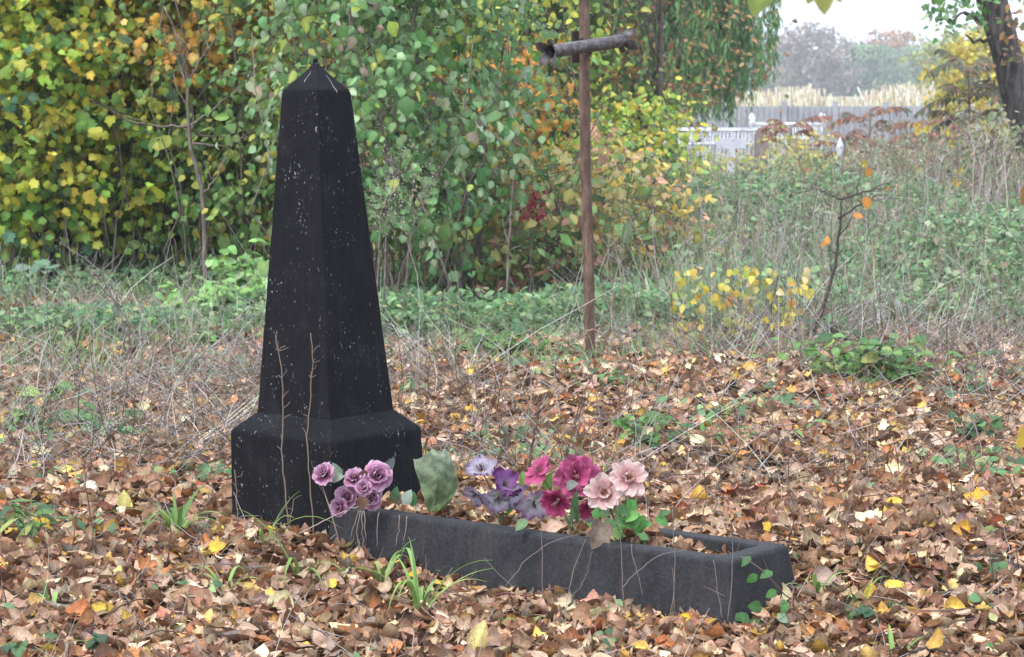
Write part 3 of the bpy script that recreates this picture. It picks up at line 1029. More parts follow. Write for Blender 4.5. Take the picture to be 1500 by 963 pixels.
# ------------------------------------------------------------------ shrubs and trees
def shrub(name, label, cat, px, Y, rx, ry, z0, z1, n_clu, m, kind, pal, size, group=None, nst=7, stem_r=0.012, trunk=None, droop=0.6,
          spread=0.35, twig=0.4, top=None, mat='green_leaf', face=-0.45, lean=(0, 0), seed=None, fall=0.0, stem_mat="twig_bark", bare=6, off=0.0):
    tint = 1.18 if group == GH else 1.0
    rng = np.random.default_rng(abs(hash((px, int(Y * 10), n_clu))) % 99991)
    b0 = gp(px, Y)
    b0[0] += off
    root = thing(name, label, cat, b0, group)
    zm, hz = 0.5 * (z0 + z1), 0.5 * (z1 - z0)
    z = rng.uniform(-1, 1, n_clu)
    lump = rng.uniform(0, 6.28, 3)
    ang = rng.uniform(0, 2 * np.pi, n_clu)
    prof_ = np.sqrt(np.clip(1 - (np.abs(z) * 0.96) ** 2.2, 0.02, 1)) * (1 + 0.22 * np.sin(3 * ang + lump[0] + 4 * z) + 0.14 * np.sin(7 * ang + lump[1] - 6 * z))
    rad = prof_ * rng.random(n_clu) ** 0.42
    out = np.stack([np.cos(ang), np.sin(ang), 0.35 * z], -1)
    Cc = np.stack([b0[0] + rx * rad * np.cos(ang) + lean[0] * (z + 1) / 2, b0[1] + ry * rad * np.sin(ang) + lean[1] * (z + 1) / 2, b0[2] + zm + hz * z], -1)
    td = unit(out * 0.8 + rng.normal(0, 0.5, (n_clu, 3)) + [0, 0, -0.15])
    tl = twig * rng.uniform(0.5, 1.2, n_clu)
    gs = Geo()
    bare_mask = np.zeros(n_clu, bool)
    ctop = np.array([b0[0] + lean[0], b0[1] + lean[1], b0[2]])
    if trunk:
        r0, zt = trunk
        tp = np.array([b0 + (0, 0, -0.2), b0 + (lean[0] * .1, lean[1] * .1, zt * .25), b0 + (lean[0] * .3, lean[1] * .3, zt * .55), b0 + (lean[0] * .5, lean[1] * .5, zt)])
        tp[1:, :2] += rng.normal(0, r0 * 0.7, (3, 2))
        uu = np.linspace(0, 3, 10)
        tp = np.stack([np.interp(uu, np.arange(4), tp[:, k]) for k in range(3)], -1)
        tube(gs, tp, np.linspace(r0 * 1.25, r0 * 0.5, 10), 9)
    for k in range(nst):
        q = rng.integers(n_clu)
        tgt = Cc[q]
        if trunk:
            st = tp[rng.integers(5, 10)]
            r = stem_r
        else:
            st = b0 + [rng.uniform(-1, 1) * rx * spread, rng.uniform(-1, 1) * ry * spread, -0.05]
            r = stem_r * rng.uniform(0.5, 1.2)
        pts = wander(st, tgt, 7, 0.035, rng=rng)
        tube(gs, pts, np.linspace(r, r * 0.35, 7), 5)
        for w in range(3):
            s2 = pts[rng.integers(2, 6)]
            d2 = unit(rng.normal(0, 1, 3) + unit(tgt - st) * 0.8)
            tube(gs, wander(s2, s2 + d2 * rng.uniform(0.25, 0.6) * max(1, twig / 0.4), 5, 0.05, rng=rng), np.linspace(r * 0.4, r * 0.15, 5), 4)
    for k in range(bare):
        st = b0 + [rng.uniform(-1, 1) * rx * 0.9, rng.uniform(-1, 0.2) * ry, -0.03]
        tp2 = st + [rng.normal(0, 0.25), rng.normal(0, 0.2), rng.uniform(0.5, 1.1) * min(1.9, z1)]
        tube(gs, wander(st, tp2, 7, 0.04, rng=rng), np.linspace(stem_r * .6, stem_r * .25, 7), 5)
    gl = Geo()
    stalks(gl, Cc, td, tl, np.full(n_clu, 0.12), np.full(n_clu, stem_r * 0.28), np.full(n_clu, stem_r * 0.12), np.full((n_clu, 3), 0.12), 3, 3, rng)
    gs.build("trunk" if trunk else "stems", "trunk_bark" if trunk and trunk[0] > 0.05 else stem_mat, root)
    # leaves along every twig
    N = n_clu * m
    ci = np.repeat(np.arange(n_clu), m)
    u = rng.random(N) ** 0.8
    side = unit(np.cross(td, np.array([0, 0, 1.0])) + 1e-6)
    sg = rng.choice([-1.0, 1.0], N)[:, None]
    P = Cc[ci] + td[ci] * (tl[ci] * u)[:, None] + rng.normal(0, 0.22 * twig, (N, 3)) * [1, 1, 0.7]
    P[:, 2] -= 0.1 * twig * u
    D = td[ci] * 0.35 + side[ci] * sg * 0.7 + rng.normal(0, 0.3, (N, 3)) - np.array([0, 0, 1.0]) * (droop * rng.uniform(0.4, 1.4, N))[:, None]
    Nn = out[ci] * 0.5 + rng.normal(0, 0.42, (N, 3)) + np.array([0, face, 0.62])
    cl = pick(PAL[pal] if isinstance(pal, str) else pal, n_clu, rng, 0.1)
    cl = cl * tint
    C = np.where((rng.random(N) < 0.62)[:, None], cl[ci] * rng.lognormal(0, 0.12, (N, 1)), pick(PAL[pal] if isinstance(pal, str) else pal, N, rng) * tint)
    if top is not None:                                      # a differently coloured upper crown
        zz_ = (P[:, 2] - b0[2])
        sel = rng.random(N) < sst((zz_ - top[1]) / top[2])
        C[sel] = pick(PAL[top[0]], int(sel.sum()), rng)
    S = size * rng.lognormal(0, 0.27, N)
    alt = {'maple': 'syca', 'ovate': 'round_lo', 'ovate_lo': 'narrow'}.get(kind, kind)
    mixk = rng.random(N) < {'maple': 0.5, 'ovate': 0.25, 'ovate_lo': 0.2}.get(kind, 0)
    for kd_, mk in ((kind, ~mixk), (alt, mixk)):
        leaves(gl, kd_, P[mk], D[mk], Nn[mk], S[mk], C[mk], (-0.7, 0.7), (0.4, 0.7), 0.03, L(150, 110, 60), 0.05, 0.15, rng)
    if fall:
        pass
    gl.build("crown" if trunk else "foliage", mat, root)
    return root


GH = "shrubs of the thicket along the left and middle"
# left thicket, front row
shrub("maple_shrub", "yellow-green maple shrub filling the left edge of the photo", "shrub", 40, 17.0, 0.75, 0.7, 0.45, 3.3, 760, 12, 'maple', 'maple_yellow', 0.063, GH, nst=12, bare=26)
shrub("maple_shrub", "golden-green maple shrub just right of the leftmost one, over dark stems", "shrub", 175, 17.4, 0.7, 0.7, 0.48, 3.4, 740, 12, 'maple', 'maple_yellow', 0.062, GH, nst=12, bare=26)
shrub("maple_shrub", "maple shrub with a bright orange-yellow top behind the bare little tree", "shrub", 285, 17.3, 0.65, 0.65, 0.5, 3.4, 720, 12, 'maple', 'maple_green', 0.063, GH, nst=12, top=('maple_orange', 1.22, 0.35), bare=26)
shrub("broadleaf_shrub", "green broad-leaved shrub seen just left of the obelisk's tip", "shrub", 400, 16.6, 0.6, 0.6, 0.4, 3.2, 420, 12, 'ovate', 'midgreen', 0.056, GH, nst=12, bare=12)
shrub("dogwood_shrub", "grey-green drooping-leaved shrub rising just right of the obelisk's tip", "shrub", 560, 14.6, 0.55, 0.5, 0.55, 3.0, 400, 12, 'ovate', 'greyleaf', 0.056, GH, nst=14, droop=0.9, bare=10)
shrub("dogwood_shrub", "blue-green drooping-leaved shrub between the obelisk and the iron cross", "shrub", 665, 15.2, 0.5, 0.5, 0.75, 3.0, 250, 12, 'ovate', 'greyleaf', 0.054, GH, nst=10, droop=0.9, bare=6)
shrub("hornbeam_shrub", "orange-leaved shrub low behind the blue-green drooping one", "shrub", 715, 17.2, 0.45, 0.4, 0.3, 1.65, 190, 12, 'ovate_lo', 'orange', 0.06, GH, nst=8)
shrub("hazel_shrub", "yellow-green shrub left of the cross's crossbar", "shrub", 780, 17.8, 0.40, 0.45, 0.3, 2.9, 230, 11, 'ovate', 'lime', 0.06, GH, nst=10)
shrub("mixed_shrub", "low tangled green and brown shrub left of the cross pole", "shrub", 640, 16.2, 0.6, 0.4, 0.1, 0.95, 150, 12, 'ovate_lo', 'mixed', 0.06, GH, nst=12)
shrub("mixed_shrub", "low leafy green and straw-coloured shrub right behind the cross pole", "shrub", 800, 15.4, 0.5, 0.4, 0.1, 0.9, 140, 12, 'ovate_lo', 'mixed', 0.06, GH, nst=12)
shrub("mixed_shrub", "low shrub with yellow and pink-brown leaves just right of the cross pole", "shrub", 905, 16.5, 0.34, 0.4, 0.1, 0.90, 120, 12, 'ovate_lo', [(L(176, 160, 92), 3), (L(190, 150, 116), 2), (L(120, 142, 84), 3), (L(206, 176, 84), 2)], 0.06, GH, nst=10)
shrub("lime_shrub", "bright lime-green shrub in front of the left end of the white grave fence", "shrub", 940, 21.0, 0.34, 0.4, 0.3, 1.25, 190, 12, 'ovate', 'lime', 0.052, GH, nst=8)
# rows behind, closing off the left
GB = "trees closing off the thicket behind"
for q, (px, Y, pal, kd, lab, rr) in enumerate((
        (-60, 20.5, 'maple_green', 'maple', "tall green maple at the far left behind the front shrubs", 1.0),
        (120, 21.5, 'dark', 'maple', "dark leafy tree behind the leftmost yellow-green maples", 1.0),
        (290, 21.0, 'maple_green', 'maple', "tall green and yellow maple behind the orange-topped maple shrub", 1.0),
        (450, 21.5, 'midgreen', 'ovate', "dense green tree straight behind the obelisk's tip", 1.0),
        (610, 21.0, 'dark', 'ovate', "dark green tree behind the drooping-leaved shrub right of the obelisk", 1.0),
        (722, 23.0, 'midgreen', 'ovate', "green and yellow tree behind the yellow-green shrub by the cross", 0.85))):
    shrub("thicket_tree", lab, "tree", px, Y, rr, 0.8, 0.2, 5.5, 330, 12, kd, pal, 0.14, GB, nst=10, stem_r=0.02, trunk=(0.06, 3.6), twig=0.6, bare=4)
for q, (px, Y) in enumerate(((-150, 27), (60, 28), (260, 27.5), (460, 28), (650, 29))):
    shrub("thicket_tree", ("darkest tree at the very left, deep in the thicket", "dark tree deep in the thicket behind the left maples", "dark tree deep in the thicket left of the obelisk", "dark tree deep in the thicket behind the obelisk", "dark tree deep in the thicket right of the obelisk")[q], "tree", px, Y, 1.35, 0.9, 0.0, 7.0, 380, 12, 'ovate_lo', 'dark', 0.24, GB, nst=8, stem_r=0.03, trunk=(0.09, 4.5), twig=0.8, bare=0)

# russet tree and the willow
shrub("russet_tree", "tree with sparse russet-brown leaves to the right of the cross", "tree", 965, 23.0, 0.85, 0.6, 1.1, 4.2, 300, 10, 'ovate_lo', 'russet', 0.047, nst=26, stem_r=0.009, trunk=(0.035, 2.8), twig=0.6, droop=0.3, bare=0)
shrub("russet_tree", "yellow and brown leaved tree crossing the top of the cross pole", "tree", 860, 24.0, 0.45, 0.5, 1.5, 4.2, 90, 9, 'ovate_lo', [(L(190, 166, 72), 3), (L(150, 116, 76), 3), (L(126, 146, 74), 3)], 0.085, nst=14, stem_r=0.009, trunk=(0.03, 2.8), twig=0.55, droop=0.3, bare=0)

wb = gp(960, 46)
wl = thing("willow_tree", "weeping willow with long green hanging strands at the top, left of the sky", "tree", wb)
g = Geo()
tube(g, wander(wb + [-0.6, 0, -0.3], wb + [0.1, 0, 5.6], 10, 0.02), np.linspace(0.32, 0.16, 10), 10)
rngw = np.random.default_rng(4)
arch = []
for k in range(26):
    a = rngw.uniform(0, 6.28)
    st = wb + [0.0, 0, rngw.uniform(3.5, 5.6)]
    r = 2.45 * math.sqrt(rngw.uniform(0.08, 1))
    en = wb + [r * math.cos(a) - 0.35, r * 0.8 * math.sin(a), rngw.uniform(5.0, 7.0)]
    pts = wander(st, en, 7, 0.03, -0.12, rngw)
    tube(g, pts, np.linspace(0.05, 0.015, 7), 5)
    arch.append(pts)
ST, LN = [], []
for k in range(520):
    p = arch[rngw.integers(26)][rngw.integers(2, 7)] + rngw.normal(0, 0.22, 3)
    low = rngw.uniform(0.75, 1.9) + (0.0 if p[0] < wb[0] + 1.3 else 0.25)
    ST.append(p)
    LN.append(max(0.6, p[2] - low))
ST, LN = np.array(ST), np.array(LN)
g.build("trunk", "trunk_bark", wl)
g = Geo()
Cw = stalks(g, ST, np.c_[rngw.normal(0, 0.05, (520, 2)), -np.ones(520)], LN, rngw.normal(0, 0.04, 520), np.full(520, 0.006), np.full(520, 0.003), np.full((520, 3), 0.1), 6, 3, rngw)
ml = 190
u = rngw.random((520, ml)) ** 0.7 * 6
i0 = np.minimum(u.astype(int), 5)
fr = (u - i0)[..., None]
rws = np.arange(520)[:, None]
Pw = (Cw[rws, i0] * (1 - fr) + Cw[rws, i0 + 1] * fr).reshape(-1, 3)
N = len(Pw)
leaves(g, 'slip', Pw + rngw.normal(0, 0.03, (N, 3)), np.c_[rngw.normal(0, 0.4, (N, 2)), -np.ones(N)], rngw.normal(0, 1, (N, 3)) + [0, -0.6, 0.3], rngw.uniform(0.12, 0.22, N), pick(PAL['willow'], N, rngw), (-0.2, 0.3), (0, 0.3), rng=rngw)
g.build("crown", "green_leaf", wl)

# leaning tree on the right
lb = gp(1536, 25.0)
lt = thing("leaning_tree", "thick leaning tree trunk with dark furrowed bark at the top right corner", "tree", lb)
g = Geo()
kp = np.array([lb + [0.06, 0, -0.3], lb + [0.02, 0, 0.25], at(1500, 180, 25), at(1476, 90, 25), at(1452, 0, 25), at(1420, -130, 25), at(1395, -330, 25)])
uu = np.linspace(0, 6, 25)
kp = np.stack([np.interp(uu, np.arange(7), kp[:, k]) for k in range(3)], -1)
kp = kp + RNG.normal(0, 0.008, kp.shape)
rr = np.interp(uu, [0, 1, 2, 3, 4, 5, 6], [0.31, 0.22, 0.162, 0.148, 0.155, 0.145, 0.11])
tube(g, kp, rr, 16)
for (a, bpt, r) in ((at(1440, 35, 24.9), at(1412, 18, 24.7), 0.035), (at(1452, 55, 24.85), at(1415, 52, 24.6), 0.022), (at(1415, 18, 24.7), at(1370, 30, 24.4), 0.015), (at(1430, -60, 25), at(1360, -40, 24.5), 0.04), (at(1425, -90, 25), at(1540, -30, 24.6), 0.05), (at(1520, -40, 24.7), at(1500, 70, 24.5), 0.015)):
    tube(g, wander(a, bpt, 6, 0.06), np.linspace(r, r * 0.4, 6), 6)
g.build("trunk", "trunk_bark", lt)
g = Geo()
N = 420
ctr = np.array([at(1395, 22, 24.5), at(1380, 5, 24.5), at(1425, 10, 24.6), at(1495, 30, 24.6), at(1500, 75, 24.6), at(1480, -20, 24.6), at(1400, -60, 24.8), at(1450, -150, 25)])
ci = RNG.integers(0, 8, N)
Pl = ctr[ci] + RNG.normal(0, 1, (N, 3)) * np.array([0.13, 0.2, 0.10])
leaves(g, 'ovate_lo', Pl, RNG.normal(0, 1, (N, 3)) - [0, 0, 0.5], RNG.normal(0, 0.5, (N, 3)) + [0, -0.5, 0.6], RNG.uniform(0.05, 0.1, N), np.where((ci > 2)[:, None] & (ci < 5)[:, None], pick(PAL['russet'], N), pick(PAL['greyleaf'], N)))
g.build("crown", "green_leaf", lt)

shrub("yellow_tree", "yellow-leaved tree behind the leaning trunk at the right edge", "tree", 1450, 48, 1.0, 1.0, 0.3, 2.7, 220, 11, 'ovate_lo', 'yellow', 0.13, nst=10, stem_r=0.02, trunk=(0.08, 2.2), twig=0.5, bare=0)
shrub("pale_tree", "pale grey-green tree against the sky left of the leaning trunk", "tree", 1408, 100, 2.0, 1.5, 0.5, 4.1, 260, 11, 'ovate_lo', [(L(150, 162, 112), 3), (L(170, 170, 120), 3), (L(130, 142, 108), 2)], 0.22, nst=10, stem_r=0.04, trunk=(0.12, 2.6), twig=0.7, bare=0)

shrub("weedy_bush", "grey-green weedy bush hiding the foot of the leaning trunk", "shrub", 1480, 21.5, 0.42, 0.4, 0.1, 1.08, 150, 12, 'ovate_lo', [(L(132, 144, 112), 3), (L(156, 140, 120), 3), (L(112, 130, 92), 3)], 0.045, nst=12, bare=14)
shrub("weedy_bush", "tangled grey-brown weedy bush left of the leaning trunk's foot", "shrub", 1370, 23.0, 0.5, 0.4, 0.1, 0.85, 120, 12, 'ovate_lo', [(L(150, 132, 116), 3), (L(126, 138, 104), 3), (L(160, 112, 86), 1.5)], 0.045, nst=12, bare=14)
# far tree line
FT = "far trees on the skyline beyond the reeds"
HZ = [(L(98, 126, 92), 3), (L(122, 142, 104), 3), (L(80, 106, 84), 2)]
BR = [(L(126, 110, 106), 3), (L(144, 128, 120), 3), (L(104, 104, 90), 2)]
OR = [(L(178, 128, 96), 3), (L(160, 120, 96), 2), (L(140, 130, 100), 1)]
for (px, Y, rx, z1, pal, lab, n_) in (
        (1095, 260, 4.6, 7.0, HZ, "hazy green tree on the skyline just right of the willow strands", 190),
        (1135, 275, 4.0, 6.2, HZ, "low hazy green tree left of the bare purple-brown one on the skyline", 170),
        (1183, 250, 4.0, 7.6, BR, "rounded purple-brown half-bare tree on the skyline", 170),
        (1232, 270, 4.2, 5.9, BR, "low brownish tree right of the rounded purple-brown one", 150),
        (1262, 255, 3.6, 5.6, HZ, "low blue-green tree in the middle of the skyline", 170),
        (1303, 270, 3.6, 7.5, OR, "small orange-brown tree standing above the far hedge", 130),
        (1290, 290, 5.0, 6.6, HZ, "green tree below and left of the orange-brown skyline tree", 170),
        (1335, 262, 4.2, 5.8, HZ, "blue-green tree right of the orange-brown skyline tree", 170),
        (1375, 280, 4.5, 6.0, HZ, "hazy tree at the right of the skyline beside the sumac", 170),
        (1030, 280, 5.0, 7.0, HZ, "far green tree glimpsed between the willow strands", 150),
        (1450, 285, 6.0, 6.5, HZ, "far tree on the skyline behind the leaning trunk", 150),
        (1540, 285, 6.0, 6.5, HZ, "far tree on the skyline past the right edge", 150)):
    shrub("skyline_tree", lab, "tree", px, Y * 1.55, rx * 1.5, 4.5, 0.0, 1.4 + (z1 - 1.4) * 1.5, int(n_ * 1.8), 12, 'ovate_lo', pal, 0.6, FT, nst=12, stem_r=0.09, trunk=(0.3, z1), twig=2.0, bare=0)


# sumacs
def sumac(label, px, Y, h, fl, nf, pal, seed):
    rng = np.random.default_rng(seed)
    b0 = gp(px, Y)
    root = thing("sumac", label, "sumac", b0, "sumacs with long feathery leaves at the right")
    gs, gl = Geo(), Geo()
    tp = b0 + [rng.normal(0, .08), 0, h * 0.72]
    pts = wander(b0 - [0, 0, .05], tp, 7, 0.02, rng=rng)
    tube(gs, pts, np.linspace(0.022, 0.012, 7), 6)
    for k in range(nf):
        a = 2 * math.pi * k / nf + rng.uniform(-.3, .3)
        st = pts[-1 - (k % 3)] + [0, 0, -0.03 * (k % 4)]
        d = np.array([math.cos(a), 0.7 * math.sin(a), rng.uniform(0.35, 0.9) + .35 * (k % 2)])
        u = np.linspace(0, 1, 9)
        rc = st + (u[:, None] * unit(d) * fl * rng.uniform(.75, 1.1)) + np.array([0, 0, -1]) * (u[:, None] ** 2.2) * fl * rng.uniform(0.3, 0.65)
        tube(gs, rc, np.linspace(0.006, 0.003, 9), 4)
        ul = np.repeat(np.linspace(0.12, 1, 12), 2)
        P = np.stack([np.interp(ul, u, rc[:, q]) for q in range(3)], -1)
        dd = unit(np.gradient(rc, axis=0))
        dl = np.stack([np.interp(ul, u, dd[:, q]) for q in range(3)], -1)
        sd = unit(np.cross(dl, [0, 0, 1.0])) * np.tile([1.0, -1.0], 12)[:, None]
        n_ = len(P)
        leaves(gl, 'narrow', P, sd * 0.9 + dl * 0.45 + [0, 0, -0.42] + rng.normal(0, .1, (n_, 3)), np.tile([0, -0.4, 1.0], (n_, 1)) + sd * 0.6, fl * 0.24 * np.sin(np.pi * (0.25 + 0.7 * (1 - ul))) * rng.uniform(.85, 1.1, n_) + 0.02, pick(pal, n_, rng), (-0.5, 0.3), (0.2, 0.3), rng=rng)
    gs.build("stem", "twig_bark", root)
    gl.build("foliage", "green_leaf", root)


RED = [(L(136, 88, 68), 3), (L(116, 74, 60), 3), (L(150, 110, 80), 2)]
OLI = [(L(70, 74, 54), 4), (L(90, 86, 60), 3), (L(126, 92, 68), 2)]
sumac("tall olive-brown sumac with drooping fronds beside the yellow tree", 1408, 30, 2.15, 0.66, 20, OLI, 1)
sumac("short rusty sumac right of the wall post in front of the reeds", 1268, 34, 1.35, 0.62, 11, RED + OLI[:1], 2)
sumac("rusty red sumac in front of the concrete wall behind the white fence", 1140, 35, 1.15, 0.6, 10, RED, 3)
sumac("low dark red sumac between the white post and the taller ones", 1225, 33, 0.95, 0.5, 9, RED, 6)
sumac("rust-coloured sumac under the tall olive-brown one", 1360, 31, 1.2, 0.55, 11, RED, 9)
shrub("yellow_shrub", "pale yellow flowering bush in front of the white grave fence", "shrub", 1175, 28, 0.42, 0.4, 0.1, 0.78, 90, 12, 'ovate_lo', [(L(204, 190, 104), 4), (L(186, 176, 110), 3), (L(160, 164, 100), 2)], 0.05, nst=8, bare=0)
shrub("yellow_shrub", "lower pale yellow bush beside the first, nearer the white fence's middle", "shrub", 1128, 26.5, 0.3, 0.3, 0.1, 0.5, 60, 12, 'ovate_lo', [(L(204, 190, 104), 4), (L(186, 176, 110), 3), (L(160, 164, 100), 2)], 0.045, nst=6, bare=0)


rngy = np.random.default_rng(91)
for (px, py, Y) in ((1343, 185, 26), (1385, 195, 26), (1358, 190, 27), (1345, 193, 25), (1405, 250, 22), (1406, 258, 22), (1265, 241, 24), (1344, 248, 23), (1179, 317, 19), (1400, 268, 21), (1394, 210, 25)):
    c = at(px, py, Y)
    gz = float(ground(c[0], Y))
    r_ = thing("weed_flower", "small yellow flower on a tall thin stem among the dry weeds at right", "flower", (c[0], Y, gz), "yellow flowers dotted among the weeds")
    g = Geo()
    tube(g, wander(np.array([c[0] + .05, Y, gz - .02]), c, 6, .02, rng=rngy), np.linspace(.005, .003, 6), 4, L(110, 120, 80))
    g.build("stem", "dry_stem", r_)
    g = Geo()
    a_ = np.linspace(0, 6.28, 9)[:-1]
    leaves(g, 'ovate_lo', np.repeat(c[None], 8, 0), np.c_[np.cos(a_), np.full(8, -.35), np.sin(a_)], np.tile([0, -1.0, .3], (8, 1)), np.full(8, .05), np.tile(L(216, 188, 50), (8, 1)), (.2, .2), (.2, .2), rng=rngy)
    g.build("bloom", "petal", r_)


# ------------------------------------------------------------------ grave fences, stones, concrete wall
def box(geo, c, hx, hy, hz, rot=0.0):
    c = np.asarray(c, float)
    ca, sa = math.cos(rot), math.sin(rot)
    V = []
    for sx_ in (-1, 1):
        for sy_ in (-1, 1):
            for sz_ in (-1, 1):
                x, y = sx_ * hx, sy_ * hy
                V.append(c + [ca * x - sa * y, sa * x + ca * y, sz_ * hz])
    geo.add(V, [np.array([[0, 1, 3, 2], [4, 6, 7, 5], [0, 4, 5, 1], [2, 3, 7, 6], [0, 2, 6, 4], [1, 5, 7, 3]])])


def grave_fence(label, px, Y, w, d, h, rot):
    b0 = gp(px, Y)
    root = thing("grave_fence", label, "grave fence", b0, "white grave fences at the right")
    ca, sa = math.cos(rot), math.sin(rot)

    def loc(x, y, z):
        return b0 + [ca * x - sa * y, sa * x + ca * y, z]
    cor = [(-w / 2, -d / 2), (w / 2, -d / 2), (w / 2, d / 2), (-w / 2, d / 2)]
    for (x, y) in cor:
        g = Geo()
        tube(g, [loc(x, y, -.1), loc(x, y, h + .02), loc(x, y, h + .05), loc(x, y, h + .09), loc(x, y, h + .15)], [.035, .035, .055, .045, .004], 8)
        g.build("post", "white_paint", root)
    for k in range(4):
        (x0, y0), (x1, y1) = cor[k], cor[(k + 1) % 4]
        g = Geo()
        for zz_ in (h * 0.97, h * 0.72, h * 0.16):
            tube(g, [loc(x0, y0, zz_), loc((x0 + x1) / 2, (y0 + y1) / 2, zz_), loc(x1, y1, zz_)], 0.020, 6)
        nb = int(math.hypot(x1 - x0, y1 - y0) / 0.11)
        for q in range(1, nb):
            u = q / nb
            x, y = x0 + (x1 - x0) * u, y0 + (y1 - y0) * u
            tube(g, [loc(x, y, h * .16), loc(x, y, h * .5), loc(x, y, h * 0.97)], 0.008, 5)
            if q % 2:
                a = np.linspace(0, 2 * np.pi, 9)
                tube(g, [loc(x + 0.045 * math.cos(t_) * (x1 - x0) / math.hypot(x1 - x0, y1 - y0), y + 0.045 * math.cos(t_) * (y1 - y0) / math.hypot(x1 - x0, y1 - y0), h * .85 + 0.06 * math.sin(t_)) for t_ in a], 0.008, 4, cap=False)
        g.build("railing", "white_paint", root)


grave_fence("white iron grave fence left, its near rail facing the lime-green shrub", 1040, 38, 1.55, 1.3, 0.80, 0.12)
grave_fence("white iron grave fence right of the brown headstone, partly behind yellow bushes", 1150, 41, 1.15, 1.3, 0.92, -0.08)
for (px, Y, h, lab, nm, cat) in ((1069, 27.5, 0.80, "small white cross with a wide top standing before the white grave fences", "grave_cross", "cross"),):
    b0 = gp(px, Y)
    root = thing(nm, lab, cat, b0)
    g = Geo()
    box(g, b0 + [0, 0, h * .45], 0.045, 0.03, h * .55)
    g.build("post", "white_paint", root, smooth=False)
    g = Geo()
    box(g, b0 + [0, -0.002, h * 0.93], 0.16, 0.027, 0.05)
    g.build("crossbar", "white_paint", root, smooth=False)
b0 = gp(1227, 27)
root = thing("white_post", "lone white wooden post standing among the weeds right of the yellow bush", "post", b0)
g = Geo()
tube(g, [b0 - [0, 0, .1], b0 + [0, 0, .66], b0 + [0, 0, .74], b0 + [0, 0, .84]], [.035, .035, .045, .005], 8)
g.build("shaft", "white_paint", root)
b0 = gp(1112, 37)
root = thing("headstone", "narrow brown headstone between the two white grave fences", "headstone", b0)
g = Geo()
box(g, b0 + [0, 0, .08], 0.17, 0.12, 0.12)
g.build("base", "grave_stone", root, smooth=False)
g = Geo()
V = [(-.1, 0), (.1, 0), (.1, .5), (.075, .56), (.04, .595), (0, .605), (-.04, .595), (-.075, .56), (-.1, .5)]
n = len(V)
g.add([b0 + [x, y, .2 + z] for y in (-.05, .05) for x, z in V], [np.arange(n)[None], np.arange(n, 2 * n)[::-1][None], np.array([[k, k + n, (k + 1) % n + n, (k + 1) % n] for k in range(n)])])
g.build("slab", "grave_stone", root, smooth=False)

cw = gp(1100, 70)
wallr = thing("concrete_wall", "long grey precast concrete wall with posts in front of the reeds", "wall", cw)
px_pts = np.arange(-3.4, 14, 1.42)
for k, x in enumerate(px_pts):
    g = Geo()
    box(g, [cw[0] + x, 70 - 0.03 * k, cw[2] + 0.80], 0.07, 0.075, 0.76)
    g.build("post", "concrete", wallr, smooth=False)
    if k < len(px_pts) - 1:
        for z_ in (0.34, 0.78, 1.22):
            g = Geo()
            box(g, [cw[0] + x + 0.71, 70.0 - 0.03 * k, cw[2] + z_ - 0.0], 0.638, 0.03, 0.214)
            for q in range(8):
                box(g, [cw[0] + x + 0.16 + q * 0.157, 69.956 - 0.03 * k, cw[2] + z_], 0.035, 0.016, 0.19)
            g.build("panel", "concrete", wallr, smooth=False)


# ------------------------------------------------------------------ bare little trees and saplings
def sapling(name, label, cat, paths, Y, r0, leafspec=None, mat="twig_bark", seed=0, group=None, twigs=2, base=None):
    """paths: polylines in photo pixels at depth Y; each starts on the ground or on an earlier branch"""
    rng = np.random.default_rng(seed + 77)
    p0 = at(*paths[0][0], Y)
    gz = float(ground(p0[0], Y))
    root = thing(name, label, cat, (p0[0], Y, gz), group)
    g = Geo()
    tips = []
    for k, pth in enumerate(paths):
        dv = 0.0 if k == 0 else rng.uniform(-0.25, 0.25)
        n_ = len(pth)
        P = np.array([at(x, y, Y + dv * i / max(1, n_ - 1)) for i, (x, y) in enumerate(pth)])
        if k == 0:
            P[0, 2] = gz - 0.05
        uu = np.linspace(0, n_ - 1, 4 * n_)
        P = np.stack([np.interp(uu, np.arange(n_), P[:, q]) for q in range(3)], -1)
        P[1:] += rng.normal(0, r0 * 0.25, (len(P) - 1, 3))
        r = r0 if k == 0 else r0 * 0.5
        tube(g, P, np.linspace(r, r * 0.3, len(P)), 7 if k == 0 else 5)
        for w in range(twigs):
            i = rng.integers(len(P) // 3, len(P))
            d = unit(rng.normal(0, 0.6, 3) + unit(P[-1] - P[0]) + [0, 0, .3])
            ln = rng.uniform(6, 14) * r0
            tube(g, wander(P[i], P[i] + d * ln, 5, 0.06, rng=rng), np.linspace(r * .35, r * .15, 5), 4)
            tips.append(P[i] + d * ln)
        tips.append(P[-1])
    g.build("stem", mat, root)
    if leafspec:
        kd, n_, size, pal, area = leafspec
        g = Geo()
        tips = np.array(tips)
        if area is not None:
            c = np.array([at(rng.uniform(area[0], area[1]), rng.uniform(area[2], area[3]), Y + rng.normal(0, .2)) for _ in range(n_)])
        else:
            c = tips[rng.integers(0, len(tips), n_)] + rng.normal(0, 0.02, (n_, 3)) * (1.6 if size < 0.02 else 1)
        leaves(g, kd, c, rng.normal(0, .6, (n_, 3)) - [0, 0, .7], rng.normal(0, .5, (n_, 3)) + [0, -.8, .4], size * rng.lognormal(0, .2, n_), pick(pal, n_, rng), (-.3, .4), (.3, .4), .02, rng=rng)
        g.build("foliage", "green_leaf", root)
    return root


